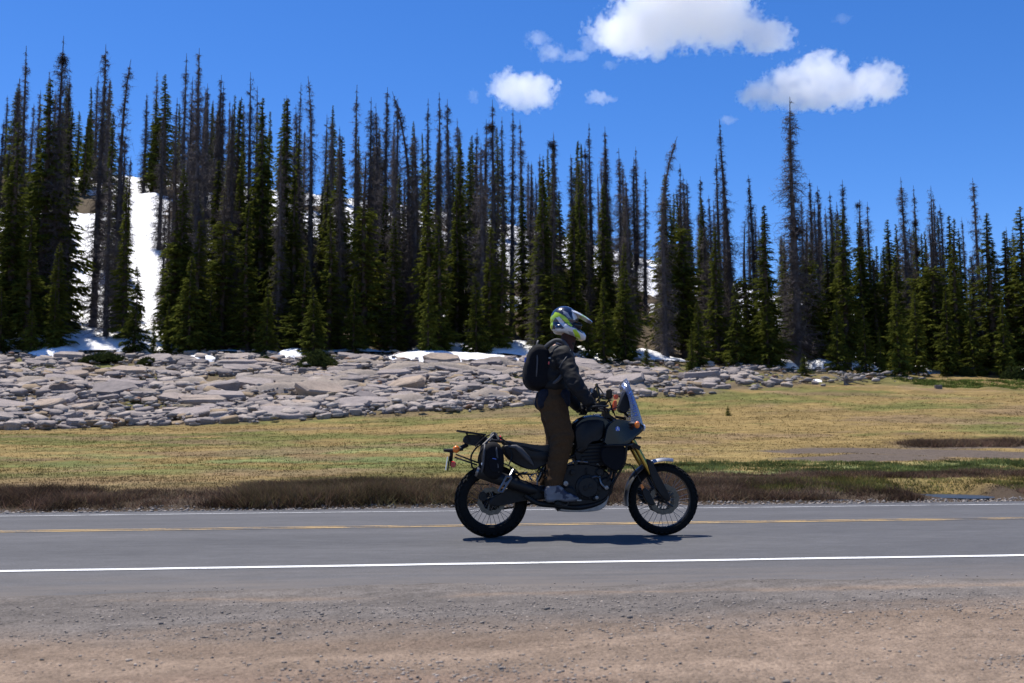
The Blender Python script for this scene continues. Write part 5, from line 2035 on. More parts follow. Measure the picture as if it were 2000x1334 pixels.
fe.bm.faces.new(secs[-1])
fender = fe.build('front_fender', m_fender, bike)
for s in (-1, 1):
    P = [c3(x, y) for x, y in ((600, 655), (640, 650), (690, 690), (670, 720), (630, 720))]
    MB().loft(smooth_pts(P, 1), [(YB + s * 0.075 - 0.008, 1), (YB + s * 0.075 + 0.008, 1)]).build('fender_stay', m_plastic, fender)

# handlebar and controls
HBc = c4(872, 1075)
hb = MB()
HEND = {s: c0_(1156, 795, s * 0.43) for s in (-1, 1)}
HEND[1] = Vector((HEND[-1].x, YB + 0.43, HEND[-1].z))
hb.tube(path([HEND[-1], HEND[-1].lerp(HBc, 0.35) + Vector((0.015, 0, 0.01)), Vector((HBc.x, YB - 0.12, HBc.z + 0.02)), Vector((HBc.x + 0.005, YB, HBc.z)),
              Vector((HBc.x, YB + 0.12, HBc.z + 0.02)), HEND[1].lerp(HBc, 0.35) + Vector((0.015, 0, 0.01)), HEND[1]], 6), 0.0125, 10)
hb.box(HBc + Vector((0, -0.05, -0.02)), (0.05, 0.04, 0.06)).box(HBc + Vector((0, 0.05, -0.02)), (0.05, 0.04, 0.06))
hb.tube([HBc + Vector((0, 0, -0.02)), FT - FD * 0.02], 0.025, 10)
hbar = hb.build('handlebar', m_plastic, bike)
for s in (-1, 1):
    e = HEND[s]
    ax = (HEND[s].lerp(HBc, 0.35) + Vector((0.015, 0, 0.01)) - e).normalized()
    MB().tube([e - ax * 0.01, e + ax * 0.13], 0.0175, 12).build('grip', m_rubber, hbar)
    MB().tube(path([e + ax * 0.16 + Vector((0.02, 0, 0)), e + ax * 0.10 + Vector((0.065, 0, -0.005)), e + ax * 0.0 + Vector((0.06, 0, -0.01))], 4), 0.0055, 6).build('lever', m_alu, hbar)
    MB().tube(path([e - ax * 0.015, e + Vector((0.06, 0, 0.005)) - ax * 0.02, e + ax * 0.08 + Vector((0.105, 0, 0.01)), e + ax * 0.2 + Vector((0.07, 0, 0.02)), e + ax * 0.26], 5), 0.009, 8).build('hand_guard', m_plastic, hbar)
    MB().box(e + ax * 0.17 + Vector((0.005, 0, 0.015)), (0.055, 0.06, 0.06)).bevel(0.01).build('switch_cluster', m_plastic, hbar)
    MB().box(e + ax * 0.21 + Vector((0.03, 0, 0.04)), (0.06, 0.05, 0.045)).bevel(0.01).build('fluid_reservoir', m_plastic, hbar)
    top = c0_(1189, 770, -0.34)
    top = Vector((top.x - (0.0 if s < 0 else 0.03), YB + s * 0.36, top.z))
    st = MB().tube(path([e + ax * 0.18 + Vector((0.01, 0, 0.02)), Vector((top.x - 0.03, top.y - s * 0.04, top.z - 0.09)), top - Vector((0, 0, 0.05))], 5), 0.007, 8).build('mirror_stalk', m_plastic, hbar)
    mh = MB().box(top, (0.020, 0.135, 0.085), Matrix.Rotation(R(8), 3, 'Z')).bevel(0.012, 3)
    mh.build('mirror', m_plastic, hbar)
MB().box(c4(800, 880, -0.05), (0.018, 0.085, 0.15), Matrix.Rotation(R(-12), 3, 'Y')).bevel(0.006).tube([c4(800, 950, -0.05), HBc], 0.008, 8).build('phone_holder', m_gloss, hbar)
cab = MB()
for k in range(5):
    t = -0.16 + 0.08 * k
    cab.tube(path([HBc + Vector((-0.03 + 0.01 * k, t * 1.8, 0.0)), HBc + Vector((0.09, t, 0.05 + 0.01 * (k % 3))), c4(930, 1010, t * 0.6), c4(960, 1110, t * 0.4)], 5), 0.005, 6)
cab.build('control_cable', m_plastic, hbar)

# seat and tail
panel('seat', c1, ((362, 772), (430, 776), (540, 795), (610, 792), (700, 770), (705, 800), (620, 828), (520, 826), (420, 806), (370, 795)), -0.13, 0.13, m_vinyl, edge=0.05)
panel('tail_panel', c1, ((360, 790), (430, 798), (540, 830), (640, 820), (640, 870), (560, 900), (520, 925), (440, 895), (380, 850)), -0.145, -0.10, m_plastic, edge=0.02, both=True)
for s in (-1, 1):
    MB().tube([c1(392, 800, s * 0.165), c1(430, 802, s * 0.175), c1(452, 820, s * 0.18), c1(490, 860, s * 0.175), c1(518, 895, s * 0.165)], [0.012, 0.020, 0.028, 0.024, 0.008], 10).build('grab_handle', m_bagtrim, bike)
rk = panel('luggage_rack', c1, ((135, 717), (282, 738), (282, 745), (135, 724)), -0.15, 0.15, m_plastic, smooth=0, edge=0.004)
MB().tube([c1(180, 728, -0.1), c1(200, 775, -0.09)], 0.008, 6).tube([c1(180, 728, 0.1), c1(200, 775, 0.09)], 0.008, 6).tube([c1(265, 742, -0.1), c1(285, 775, -0.1)], 0.008, 6).tube([c1(265, 742, 0.1), c1(285, 775, 0.1)], 0.008, 6).build('rack_leg', m_plastic, rk)
tail = panel('tail_section', c1, ((175, 745), (200, 738), (285, 748), (300, 775), (265, 798), (200, 795), (160, 778)), -0.09, 0.09, m_plastic, edge=0.03)
MB().ball(c1(178, 768, -0.02), (0.022, 0.07, 0.026), 2).build('tail_light', m_red, tail, label='red tail light')
MB().tube([c1(190, 790), c1(140, 815), c1(108, 825), c1(105, 870), c1(112, 890)], [0.02, 0.018, 0.018, 0.014, 0.012], 8).build('plate_holder', m_plastic, bike)
MB().box(c1(83, 885, 0), (0.006, 0.18, 0.12), Matrix.Rotation(R(8), 3, 'Y')).build('licence_plate', m_plate, bike)
MB().box(c1(93, 885, 0), (0.010, 0.19, 0.13), Matrix.Rotation(R(8), 3, 'Y')).tube([c1(100, 880), c1(125, 885)], 0.012, 6).build('plate_backing', m_plastic, bike)
for s in (-1, 1):
    c = c1(115, 890, s * 0.06)
    MB().lathe(c, [(0.0005, -0.012 * 1), (0.022, -0.012), (0.028, 0.0), (0.028, 0.012), (0.0005, 0.012)], 20).build('rear_reflector', m_red, bike, label='round red reflector')
    sg = MB().tube([c1(68, 820, s * 0.135), c1(110, 822, s * 0.12), c1(165, 812, s * 0.12)], [0.012, 0.02, 0.016], 8).tube([c1(120, 822, s * 0.12), c1(120, 822, 0)], 0.010, 6).build('turn_signal', m_plastic, bike)
    MB().ball(c1(131, 815, s * 0.15), (0.032, 0.022, 0.034), 2).build('lens', m_orange, sg, label='orange lens')
pr = MB()
for s in (-1, 1):
    t = s * 0.19
    pr.tube(path([c1(285, 780, s * 0.1), c1(240, 800, t), c1(212, 835, t), c1(205, 865, t), c1(210, 905, t)], 5), 0.008, 8)
    pr.tube([c1(130, 840, s * 0.04), c1(240, 882, t)], 0.0075, 6)
    pr.tube([c1(125, 855, s * 0.04), c1(235, 893, t)], 0.0075, 6)
    pr.tube(path([c1(210, 905, t), c1(300, 960, t), c1(400, 960, t), c1(470, 930, s * 0.15)], 5), 0.008, 8)
    pr.tube(path([c1(400, 905, t), c1(440, 935, t), c1(520, 940, s * 0.14)], 4), 0.008, 8)
pr.build('pannier_rack', m_dmetal, bike)

# rear brake, pegs, pedals, chain, small hardware
panel('rear_caliper', c2, ((400, 770), (450, 740), (490, 780), (480, 840), (430, 850), (395, 815)), -0.115, -0.06, m_dmetal, smooth=1)
for s in (-1, 1):
    MB().tube([c1(640, 1085, s * 0.14), c1(640, 1085, s * 0.30)], 0.016, 8).box(c1(640, 1085, s * 0.26), (0.055, 0.09, 0.018)).build('footpeg', m_dmetal, bike)
    MB().tube([c1(560, 1020, s * 0.15), c1(600, 1040, s * 0.17), c1(645, 1080, s * 0.15)], [0.02, 0.026, 0.016], 8).build('peg_bracket', m_dmetal, bike)
MB().tube(path([c1(610, 1075, -0.19), c1(680, 1095, -0.2), c1(700, 1070, -0.22), c1(735, 1072, -0.24)], 4), 0.008, 6).box(c1(745, 1070, -0.25), (0.04, 0.06, 0.012)).build('brake_pedal', m_alu, bike)
ch = MB()
for dz in (0.05, -0.05):
    ch.tube([AR + Vector((0, 0.10, dz * 1.9)), c1(630, 1045, 0.10) + Vector((0, 0, dz * 0.8))], 0.010, 6)
ch.lathe(AR + Vector((0, 0.10, 0)), [(0.02, -0.003), (0.10, -0.003), (0.10, 0.003), (0.02, 0.003)], 40)
ch.build('drive_chain', m_dmetal, bike)
ln = MB()
ln.tube([c2(880, 640, -0.14), c2(960, 730, -0.14)], 0.012, 8).tube([c2(800, 640, -0.15), c2(870, 740, -0.15)], 0.010, 8)
ln.tube(path([c2(760, 545, -0.15), c2(830, 560, -0.15), c2(910, 545, -0.15)], 4), 0.007, 6)
ln.tube(path([c2(900, 560, -0.15), c2(960, 630, -0.16), c2(930, 600, -0.16), c2(1000, 560, -0.15), c2(1010, 680, -0.16)], 4), 0.006, 6)
ln.build('linkage', m_alu, bike)
MB().box(c2(430, 670, -0.05), (0.13, 0.05, 0.008), Matrix.Rotation(R(4), 3, 'Y')).build('mud_flap', m_plastic, bike)
rgd = MB()
rgd.lathe(AR, [(RR + 0.025, -0.06), (RR + 0.03, 0), (RR + 0.025, 0.06), (RR + 0.02, 0.06), (RR + 0.025, 0), (RR + 0.02, -0.06)], 18, R(35), R(100))
rgd.build('rear_mudguard', m_plastic, bike)

# tail clutter: straps, toolbox, extra rails; engine fittings
for s in (-1, 1):
    MB().tube(path([c1(225, 800, s * 0.20), c1(300, 742, s * 0.17), c1(380, 775, s * 0.17), c1(430, 800, s * 0.16)], 5), 0.007, 6).build('rack_rail', m_dmetal, bike)
    MB().tube(path([c1(240, 885, s * 0.20), c1(250, 835, s * 0.21), c1(290, 790, s * 0.2)], 5), 0.007, 6).build('rack_rail', m_dmetal, bike)
    MB().tube([c1(392, 900, s * 0.19), c1(412, 850, s * 0.17), c1(400, 805, s * 0.16)], 0.006, 6).build('rack_stay', m_dmetal, bike)
MB().box(c1(336, 765, 0), (0.12, 0.16, 0.05), Matrix.Rotation(R(10), 3, 'Y')).bevel(0.015).build('strapped_tool_roll', m_cordura, bike)
MB().tube(path([c1(308, 775, -0.09), c1(318, 745, -0.05), c1(335, 738, 0), c1(318, 745, 0.05), c1(308, 775, 0.09)], 4), 0.008, 6).build('tie_down_strap', m_bagtrim, bike)
MB().tube(path([c1(355, 772, -0.09), c1(352, 752, -0.04), c1(352, 750, 0.04), c1(355, 772, 0.09)], 4), 0.007, 6).build('tie_down_strap', m_red, bike)
rf_ = random.Random(5)
for k in range(26):
    x, y = rf_.uniform(640, 905), rf_.uniform(800, 1070)
    a_ = rf_.uniform(0, 6.28)
    ln_ = rf_.uniform(18, 60)
    p = c1(x, y, -0.185)
    q = c1(x + ln_ * math.cos(a_), y + ln_ * math.sin(a_) * 0.8, -0.185)
    m_ = m_alu if rf_.random() < 0.28 else m_dmetal
    if k % 3 == 0:
        MB().lathe(p, [(0.0005, -0.02), (0.010 + 0.012 * rf_.random(), -0.018), (0.024, 0.0), (0.024, 0.03), (0.0005, 0.03)], 14).build('engine_fitting', m_, en)
    elif k % 3 == 1:
        MB().tube(path([p, p.lerp(q, 0.5) + Vector((0, -0.015, 0.012)), q], 4), 0.004 + 0.005 * rf_.random(), 6).build('engine_hose', m_, en)
    else:
        MB().box(p, (0.02 + 0.04 * rf_.random(), 0.03, 0.015 + 0.025 * rf_.random()), Matrix.Rotation(a_, 3, 'Y')).bevel(0.004).build('engine_bracket', m_dmetal, en)
# cockpit clutter
MB().box(c4(770, 905, -0.16), (0.05, 0.07, 0.08), Matrix.Rotation(R(-20), 3, 'Y')).bevel(0.01).build('navigation_unit', m_plastic, hbar)
MB().tube(path([c4(720, 1000, -0.34), c4(745, 900, -0.33), c4(790, 830, -0.27), c4(850, 900, -0.2)], 5), 0.006, 6).build('brake_line', m_plastic, hbar)
MB().tube(path([c4(760, 1010, -0.30), c4(830, 930, -0.3), c4(900, 960, -0.22), c4(940, 1080, -0.1)], 5), 0.006, 6).build('clutch_cable', m_plastic, hbar)
MB().box(c4(840, 1010, -0.2), (0.06, 0.05, 0.05), Matrix.Rotation(R(15), 3, 'Y')).bevel(0.01).build('accessory_mount', m_dmetal, hbar)
MB().tube([c4(735, 890, -0.32), c4(742, 850, -0.32)], [0.02, 0.018], 10).build('reservoir_cap', m_alu, hbar)

# ------------------------------------------------------------------ soft saddlebags strapped to the rack
for s, lb in ((-1, 'black soft saddlebag with grey straps strapped over the exhaust side of the motorcycle'), (1, 'black soft saddlebag hanging on the meadow side of the motorcycle')):
    root = empty('saddlebag', c1(305, 940, s * 0.26))
    tag(root, lb, 'saddlebag')
    P = smooth_pts([c1(x, y, -0.29) for x, y in ((262, 812), (300, 772), (352, 785), (374, 850), (368, 925), (335, 972), (282, 958), (252, 900))], 2)
    a, b = (YB - 0.33, YB - 0.205) if s < 0 else (YB + 0.205, YB + 0.33)
    mb = MB().loft(P, [(a, 0.70), (a + 0.012, 0.85), (a + 0.035, 0.96), (a + 0.06, 1.0), (b - 0.06, 1.0), (b - 0.03, 0.96), (b - 0.01, 0.86), (b, 0.7)])
    bd = mb.build('bag_body', m_cordura, root)
    y = a - 0.002 if s < 0 else b + 0.002
    for k, (x0, y0, x1, y1) in enumerate(((275, 790, 262, 930), (330, 785, 345, 950))):
        p, q = c1(x0, y0, -0.33), c1(x1, y1, -0.33)
        p.y = q.y = y
        mid = p.lerp(q, 0.5)
        MB().tube(path([p + Vector((0, 0.05 * -s, 0)), p.lerp(q, 0.2), mid, p.lerp(q, 0.8), q + Vector((0, 0.05 * -s, 0))], 3), 0.009, 6).build('strap', m_bagtrim, root)
    MB().tube(path([c1(300, 775, s * 0.25), c1(308, 742, s * 0.2), c1(325, 735, s * 0.16), c1(345, 768, s * 0.2)], 5), 0.010, 8).tube([c1(265, 795, s * 0.28), c1(320, 742, s * 0.2)], 0.012, 8).build('carry_loop', m_bagtrim, root)
    pk = smooth_pts([c1(x, y, -0.33) for x, y in ((290, 850), (350, 850), (355, 930), (300, 935))], 1)
    yy_ = (a - 0.012, a + 0.02) if s < 0 else (b - 0.02, b + 0.012)
    MB().loft(pk, [(yy_[0], 0.88), (yy_[0] + 0.008, 1.0), (yy_[1], 1.0)] if s < 0 else [(yy_[0], 1.0), (yy_[1] - 0.008, 1.0), (yy_[1], 0.88)]).build('pocket', m_cordura, root)
    if s < 0:
        MB().box(c1(322, 862, -0.344), (0.035, 0.004, 0.006), Matrix.Rotation(R(12), 3, 'Y')).build('logo_patch', m_blue, root, label='small blue patch')
        MB().box(c1(262, 888, -0.33), (0.022, 0.012, 0.022)).bevel(0.004).build('buckle', m_whitep, root, label='shiny buckle')
# ------------------------------------------------------------------ the rider
def capsule(bm, a, b, ra, rb, n=14):
    """tapered round-ended limb"""
    d = (b - a)
    ln = max(d.length, 1e-5)
    d = d / ln
    u = d.orthogonal().normalized()
    w = d.cross(u)
    prof = []
    for k in range(5):
        t = math.pi / 2 * k / 4
        prof.append((-ra * math.cos(t), ra * math.sin(t)))
    for k in range(5):
        t = math.pi / 2 * k / 4
        prof.append((ln + rb * math.sin(t), rb * math.cos(t)))
    rings = []
    for s, r_ in prof:
        r_ = max(r_, 1e-4)
        rings.append([bm.verts.new(a + d * s + (u * math.cos(2 * math.pi * i / n) + w * math.sin(2 * math.pi * i / n)) * r_) for i in range(n)])
    for lo, hi in zip(rings[:-1], rings[1:]):
        for i in range(n):
            bm.faces.new((lo[i], lo[(i + 1) % n], hi[(i + 1) % n], hi[i]))
    bm.faces.new(rings[0][::-1])
    bm.faces.new(rings[-1])


def organic(name, build, voxel, m, parent, smooth_it=6, wrinkle=None, label=None, colorf=None, cut=None):
    """merge overlapping volumes into one continuous skin"""
    bm = bmesh.new()
    build(bm)
    me = bpy.data.meshes.new('tmp')
    bm.to_mesh(me)
    bm.free()
    tmp = bpy.data.objects.new('tmp', me)
    COL.objects.link(tmp)
    rm = tmp.modifiers.new('r', 'REMESH')
    rm.mode = 'VOXEL'
    rm.voxel_size = voxel
    if smooth_it:
        smd = tmp.modifiers.new('s', 'SMOOTH')
        smd.factor = 0.5
        smd.iterations = smooth_it
    dg = bpy.context.evaluated_depsgraph_get()
    me2 = bpy.data.meshes.new_from_object(tmp.evaluated_get(dg))
    bpy.data.objects.remove(tmp)
    me2.name = name
    if wrinkle:
        amp, sc, stretch = wrinkle
        for v in me2.vertices:
            p = v.co
            q = Vector((p.x * stretch[0], p.y * stretch[1], p.z * stretch[2])) * sc
            k = 1 - abs(mnoise.noise(q)) * 2.2
            k2 = mnoise.noise(q * 2.3 + Vector((5, 1, 3)))
            v.co = p + v.normal * amp * (k * 0.8 + k2 * 0.5)
    if cut:
        b2 = bmesh.new()
        b2.from_mesh(me2)
        for co, no in cut:
            bmesh.ops.bisect_plane(b2, geom=b2.verts[:] + b2.edges[:] + b2.faces[:], plane_co=co, plane_no=no, clear_outer=True)
            ed = [e for e in b2.edges if e.is_boundary]
            if ed:
                bmesh.ops.edgeloop_fill(b2, edges=ed)
        b2.to_mesh(me2)
        b2.free()
    me2.materials.clear()
    me2.materials.append(m)
    me2.polygons.foreach_set('use_smooth', np.ones(len(me2.polygons), bool))
    if colorf:
        at = me2.color_attributes.new('Col', 'FLOAT_COLOR', 'POINT')
        co = np.zeros(len(me2.vertices) * 3)
        me2.vertices.foreach_get('co', co)
        c = np.ones((len(me2.vertices), 4), np.float32)
        c[:, :3] = colorf(co.reshape(-1, 3))
        at.data.foreach_set('color', c.ravel())
    o = link(name, me2, parent)
    if label:
        o['label'] = label
    return o


def col_mat(name, rough, spec=0.5, coat=0.0, noise_var=0.0):
    m = mat(name, (0.5, 0.5, 0.5), rough, spec=spec, coat=coat)
    at = N(m, 'ShaderNodeAttribute', attribute_name='Col')
    L(m, at.outputs['Color'], bsdf(m).inputs['Base Color'])
    return m


m_jacket = grain(mat("black_jacket_cloth", (0.008, 0.0075, 0.008), 0.7, spec=0.25), (0.008, 0.0075, 0.008), 0.35, 90, 0.4, 0.003)
m_trouser = grain(mat("brown_canvas", (0.066, 0.037, 0.018), 0.9, spec=0.12), (0.066, 0.037, 0.018), 0.2, 60, 0.4, 0.003)
m_denim = grain(mat("dark_blue_hem", (0.015, 0.017, 0.026), 0.9, spec=0.15), (0.015, 0.017, 0.026), 0.35, 50, 0.4, 0.003)
m_glove = grain(mat("black_glove", (0.007, 0.007, 0.008), 0.7, spec=0.2), (0.007, 0.007, 0.008), 0.4, 70, 0.4, 0.002)
m_skin = grain(mat("skin", (0.45, 0.26, 0.18), 0.6), (0.42, 0.25, 0.18), 0.15, 30, 0.1, 0.001)
m_boot = col_mat("boot_leather", 0.6)
m_helmet = col_mat("helmet_print", 0.22, coat=0.5)
m_neck = grain(mat("dark_neck_tube", (0.05, 0.018, 0.015), 0.9), (0.05, 0.018, 0.015), 0.35, 50, 0.4, 0.003)

rider = empty('person', c0_(1095, 985, 0))
tag(rider, 'rider in black jacket, brown trousers and patterned helmet standing on the motorcycle footpegs', 'person')

J = {}
J['pelvis'] = c0_(1080, 783)
J['waist'] = c0_(1079, 748)
J['chest'] = c0_(1084, 712)
J['upper'] = c0_(1094, 692)
J['neck'] = c0_(1107, 674)
J['head'] = c0_(1110, 637)
for s, k in ((-1, 'n'), (1, 'f')):
    def sym(px, py, t):
        p = c0_(px, py, -t)
        return Vector((p.x, YB + s * t, p.z))
    J['sh' + k] = sym(1100, 694, 0.185)
    J['el' + k] = sym(1124, 752, 0.34)
    J['wr' + k] = sym(1150, 786, 0.385)
    J['hip' + k] = sym(1081, 792, 0.10)
    J['kn' + k] = sym(1099, 853, 0.185)
    J['an' + k] = sym(1080, 947, 0.20)
    J['he' + k] = sym(1073, 969, 0.205)
    J['to' + k] = sym(1118, 974, 0.225)


def b_body(bm):
    capsule(bm, J['pelvis'], J['waist'], 0.115, 0.105)
    capsule(bm, J['waist'], J['upper'], 0.105, 0.11)
    capsule(bm, J['upper'], J['neck'], 0.09, 0.060)
    capsule(bm, J['neck'], J['head'], 0.055, 0.055)
    bmesh.ops.create_icosphere(bm, subdivisions=3, radius=1.0, matrix=Matrix.Translation(J['head'] + Vector((0.0, 0, 0.005))) @ Matrix.Diagonal((0.090, 0.070, 0.105, 1)))
    capsule(bm, J['head'] + Vector((0.085, 0, 0.01)), J['head'] + Vector((0.100, 0, -0.02)), 0.010, 0.014)       # nose
    capsule(bm, J['head'] + Vector((0.070, -0.02, -0.055)), J['head'] + Vector((0.070, 0.02, -0.055)), 0.014, 0.014)  # mouth
    for k in 'nf':
        capsule(bm, J['upper'], J['sh' + k], 0.08, 0.065)
        capsule(bm, J['sh' + k], J['el' + k], 0.052, 0.042)
        capsule(bm, J['el' + k], J['wr' + k], 0.042, 0.028)
        capsule(bm, J['pelvis'], J['hip' + k], 0.10, 0.09)
        capsule(bm, J['hip' + k], J['kn' + k], 0.085, 0.058)
        capsule(bm, J['kn' + k], J['an' + k], 0.056, 0.038)
        capsule(bm, J['an' + k], J['he' + k], 0.038, 0.030)
        capsule(bm, J['he' + k], J['to' + k], 0.030, 0.024)


organic('body', b_body, 0.014, m_skin, rider, 5)

hem_z = c0_(1080, 768).z


def b_jacket(bm):
    def ell(p, sx, sy, sz, rot=0.0):
        bmesh.ops.create_icosphere(bm, subdivisions=3, radius=1.0, matrix=Matrix.Translation(p) @ Matrix.Rotation(rot, 4, 'Y') @ Matrix.Diagonal((sx, sy, sz, 1)))
    ell(c0_(1083, 754), 0.140, 0.200, 0.095)
    ell(c0_(1082, 735), 0.142, 0.195, 0.16)
    ell(c0_(1085, 712), 0.138, 0.205, 0.14, 0.2)
    ell(c0_(1094, 692), 0.110, 0.185, 0.085, 0.3)
    capsule(bm, c0_(1098, 688), c0_(1108, 671), 0.085, 0.062)
    for k in 'nf':
        capsule(bm, J['upper'] + Vector((-0.01, 0, 0.0)), J['sh' + k], 0.085, 0.085)
        capsule(bm, J['sh' + k], J['el' + k], 0.088, 0.074)
        capsule(bm, J['el' + k], J['wr' + k] - (J['wr' + k] - J['el' + k]) * 0.06, 0.074, 0.050)


organic('jacket', b_jacket, 0.011, m_jacket, rider, 4, (0.009, 9.0, (1, 1, 1.5)))
# light reflective piping across the upper sleeve
for k, s in (('n', -1), ('f', 1)):
    a_, b_ = J['sh' + k], J['el' + k]
    mid = a_.lerp(b_, 0.18)
    d_ = (b_ - a_).normalized()
    u_ = Vector((0, s, 0))
    w_ = d_.cross(u_).normalized()
    MB().tube(path([mid + (u_ * math.cos(q) + w_ * math.sin(q)) * 0.090 + d_ * 0.07 * (q - 0.3) for q in (-0.9, -0.4, 0.1, 0.6, 1.1)], 4), 0.005, 6).build('sleeve_piping', m_bagtrim, rider)


def b_trousers(bm):
    def ell(p, sx, sy, sz):
        bmesh.ops.create_icosphere(bm, subdivisions=3, radius=1.0, matrix=Matrix.Translation(p) @ Matrix.Diagonal((sx, sy, sz, 1)))
    ell(c0_(1081, 768), 0.135, 0.180, 0.10)
    ell(c0_(1079, 787), 0.145, 0.185, 0.12)
    for k in 'nf':
        capsule(bm, J['hip' + k] + Vector((0, 0, 0.02)), J['hip' + k].lerp(J['kn' + k], 0.5), 0.118, 0.108)
        capsule(bm, J['hip' + k].lerp(J['kn' + k], 0.5), J['kn' + k], 0.108, 0.102)
        capsule(bm, J['kn' + k], J['kn' + k].lerp(J['an' + k], 0.5), 0.102, 0.088)
        capsule(bm, J['kn' + k].lerp(J['an' + k], 0.5), J['an' + k] + Vector((0, 0, 0.0)), 0.088, 0.076)


organic('trousers', b_trousers, 0.012, m_trouser, rider, 4, (0.010, 7.5, (1, 1, 1.7)), cut=[(Vector((J['ann'].x, 0, J['ann'].z - 0.005)), Vector((0.1, 0, -1)))])


for k, px0 in ((0, 1064), (1, 1100)):
    for s in (-1, 1):
        p = c0_(px0, 772, -0.12)
        p.y = YB + s * 0.12
        organic('shirt_tail', lambda bm: capsule(bm, p, p + Vector((0.006 if k else -0.012, 0, -0.070)), 0.060, 0.056), 0.010, m_denim, rider, 3, (0.006, 11, (1, 1, 1)), label='dark blue shirt tail below the jacket')

# knee and shin strapping seen at the back of the calf
for k in 'nf':
    for q in range(5):
        p = J['kn' + k].lerp(J['an' + k], 0.25 + 0.15 * q)
        MB().box(p + Vector((-0.085 + 0.004 * q, 0, 0)), (0.035, 0.07, 0.028)).bevel(0.008).build('calf_strap', m_jacket, rider)


# gloves: palm, four curled fingers and a thumb closed round the grip
def b_glove(k, s):
    e = HEND[s]
    ax = (HEND[s].lerp(HBc, 0.35) + Vector((0.015, 0, 0.01)) - e).normalized()
    g0 = e + ax * 0.065
    wr = J['wr' + k]
    back = (wr - g0)
    back = (back - ax * back.dot(ax)).normalized()
    up = ax.cross(back)
    if up.z < 0:
        up = -up

    def f(bm):
        capsule(bm, wr, g0 + back * 0.045 + up * 0.012, 0.036, 0.034)
        for q in range(4):
            c = g0 + ax * (-0.040 + 0.0265 * q)
            r0 = (0.0115, 0.0125, 0.013, 0.012)[q]
            ln = (0.86, 1.0, 1.06, 0.97)[q]
            pts = []
            for a in (20, 75, 140, 205, 255):
                a = R(20 + (a - 20) * ln)
                rad = 0.034
                pts.append(c + (back * math.cos(a) + up * math.sin(a)) * rad)
            capsule(bm, g0 + back * 0.050 + up * 0.012 + ax * (-0.032 + 0.021 * q), pts[0] + up * 0.006, 0.017, r0 + 0.003)
            for i in range(4):
                capsule(bm, pts[i], pts[i + 1], r0 * (1 - 0.06 * i), r0 * (1 - 0.06 * (i + 1)), 10)
        th = g0 + ax * 0.052
        capsule(bm, g0 + back * 0.045 + ax * 0.03, th + back * 0.030 - up * 0.018, 0.018, 0.0145, 10)
        capsule(bm, th + back * 0.030 - up * 0.018, th - up * 0.033 - back * 0.006, 0.0145, 0.012, 10)
        capsule(bm, th - up * 0.033 - back * 0.006, th - up * 0.024 - back * 0.028, 0.012, 0.010, 10)
        capsule(bm, wr.lerp(J['el' + k], 0.16), wr, 0.050, 0.046)
    return f


for k, s in (('n', -1), ('f', 1)):
    organic('glove', b_glove(k, s), 0.0055, m_glove, rider, 2)


# boots
def b_boot(k, s):
    t = 0.21

    def f(bm):
        out = [(1085, 690), (1180, 660), (1265, 690), (1300, 745), (1380, 775), (1445, 810), (1440, 850), (1290, 858), (1200, 838), (1170, 860), (1105, 862), (1085, 800)]
        P = []
        for x, y in out:
            p = c2(x, y, -t)
            P.append(Vector((p.x, YB, p.z)))
        P = smooth_pts(P, 2)
        c = YB + s * t
        mb = MB()
        mb.bm.free()
        mb.bm = bm
        mb.loft(P, [(c - 0.055, 0.80), (c - 0.045, 0.93), (c - 0.02, 1.0), (c + 0.02, 1.0), (c + 0.045, 0.93), (c + 0.055, 0.80)])
        capsule(bm, J['an' + k] + Vector((0.005, 0, 0.03)), J['an' + k], 0.060, 0.060)
        bmesh.ops.recalc_face_normals(bm, faces=bm.faces)
    return f


def boot_col(co):
    n = np.array([mnoise.noise(Vector(p) * 26) for p in co])
    n2 = np.array([mnoise.noise(Vector((p[0] * 14, p[1] * 9, p[2] * 20))) for p in co])
    c = np.full((len(co), 3), 0.0) + np.array([[0.15, 0.15, 0.165]]) * (1 + 0.25 * n[:, None])
    X0 = c2(1150, 740, -0.21)
    X1 = c2(1340, 800, -0.21)
    dark = (n2 > 0.12) & (co[:, 2] > X1.z - 0.005)
    dark |= (np.hypot(co[:, 0] - c2(1290, 770, -0.21).x, co[:, 2] - c2(1290, 770, -0.21).z) < 0.045) & (n2 > -0.2)
    c[dark] = np.array([0.018, 0.024, 0.05])
    sole = co[:, 2] < c2(1200, 838, -0.21).z + 0.006
    c[sole] = np.array([0.10, 0.10, 0.11])
    return c


for k, s in (('n', -1), ('f', 1)):
    organic('boot', b_boot(k, s), 0.007, m_boot, rider, 2, (0.002, 22, (1, 1, 1)), colorf=boot_col)

MB().tube([c0_(1104, 682), c0_(1108, 668), c0_(1112, 655)], [0.075, 0.066, 0.070], 20).build('neck_tube', m_neck, rider)


# helmet: shell, chin bar, peak, eye port
HC = c4(486, 215)


def h2(v):                                   # world -> crop-4 picture coordinates, side view
    px, py = pix(v[:, 0], np.full(len(v), YB - 0.10), v[:, 2])
    return (px - 1000) * 4.764, (py - 580) * 4.764


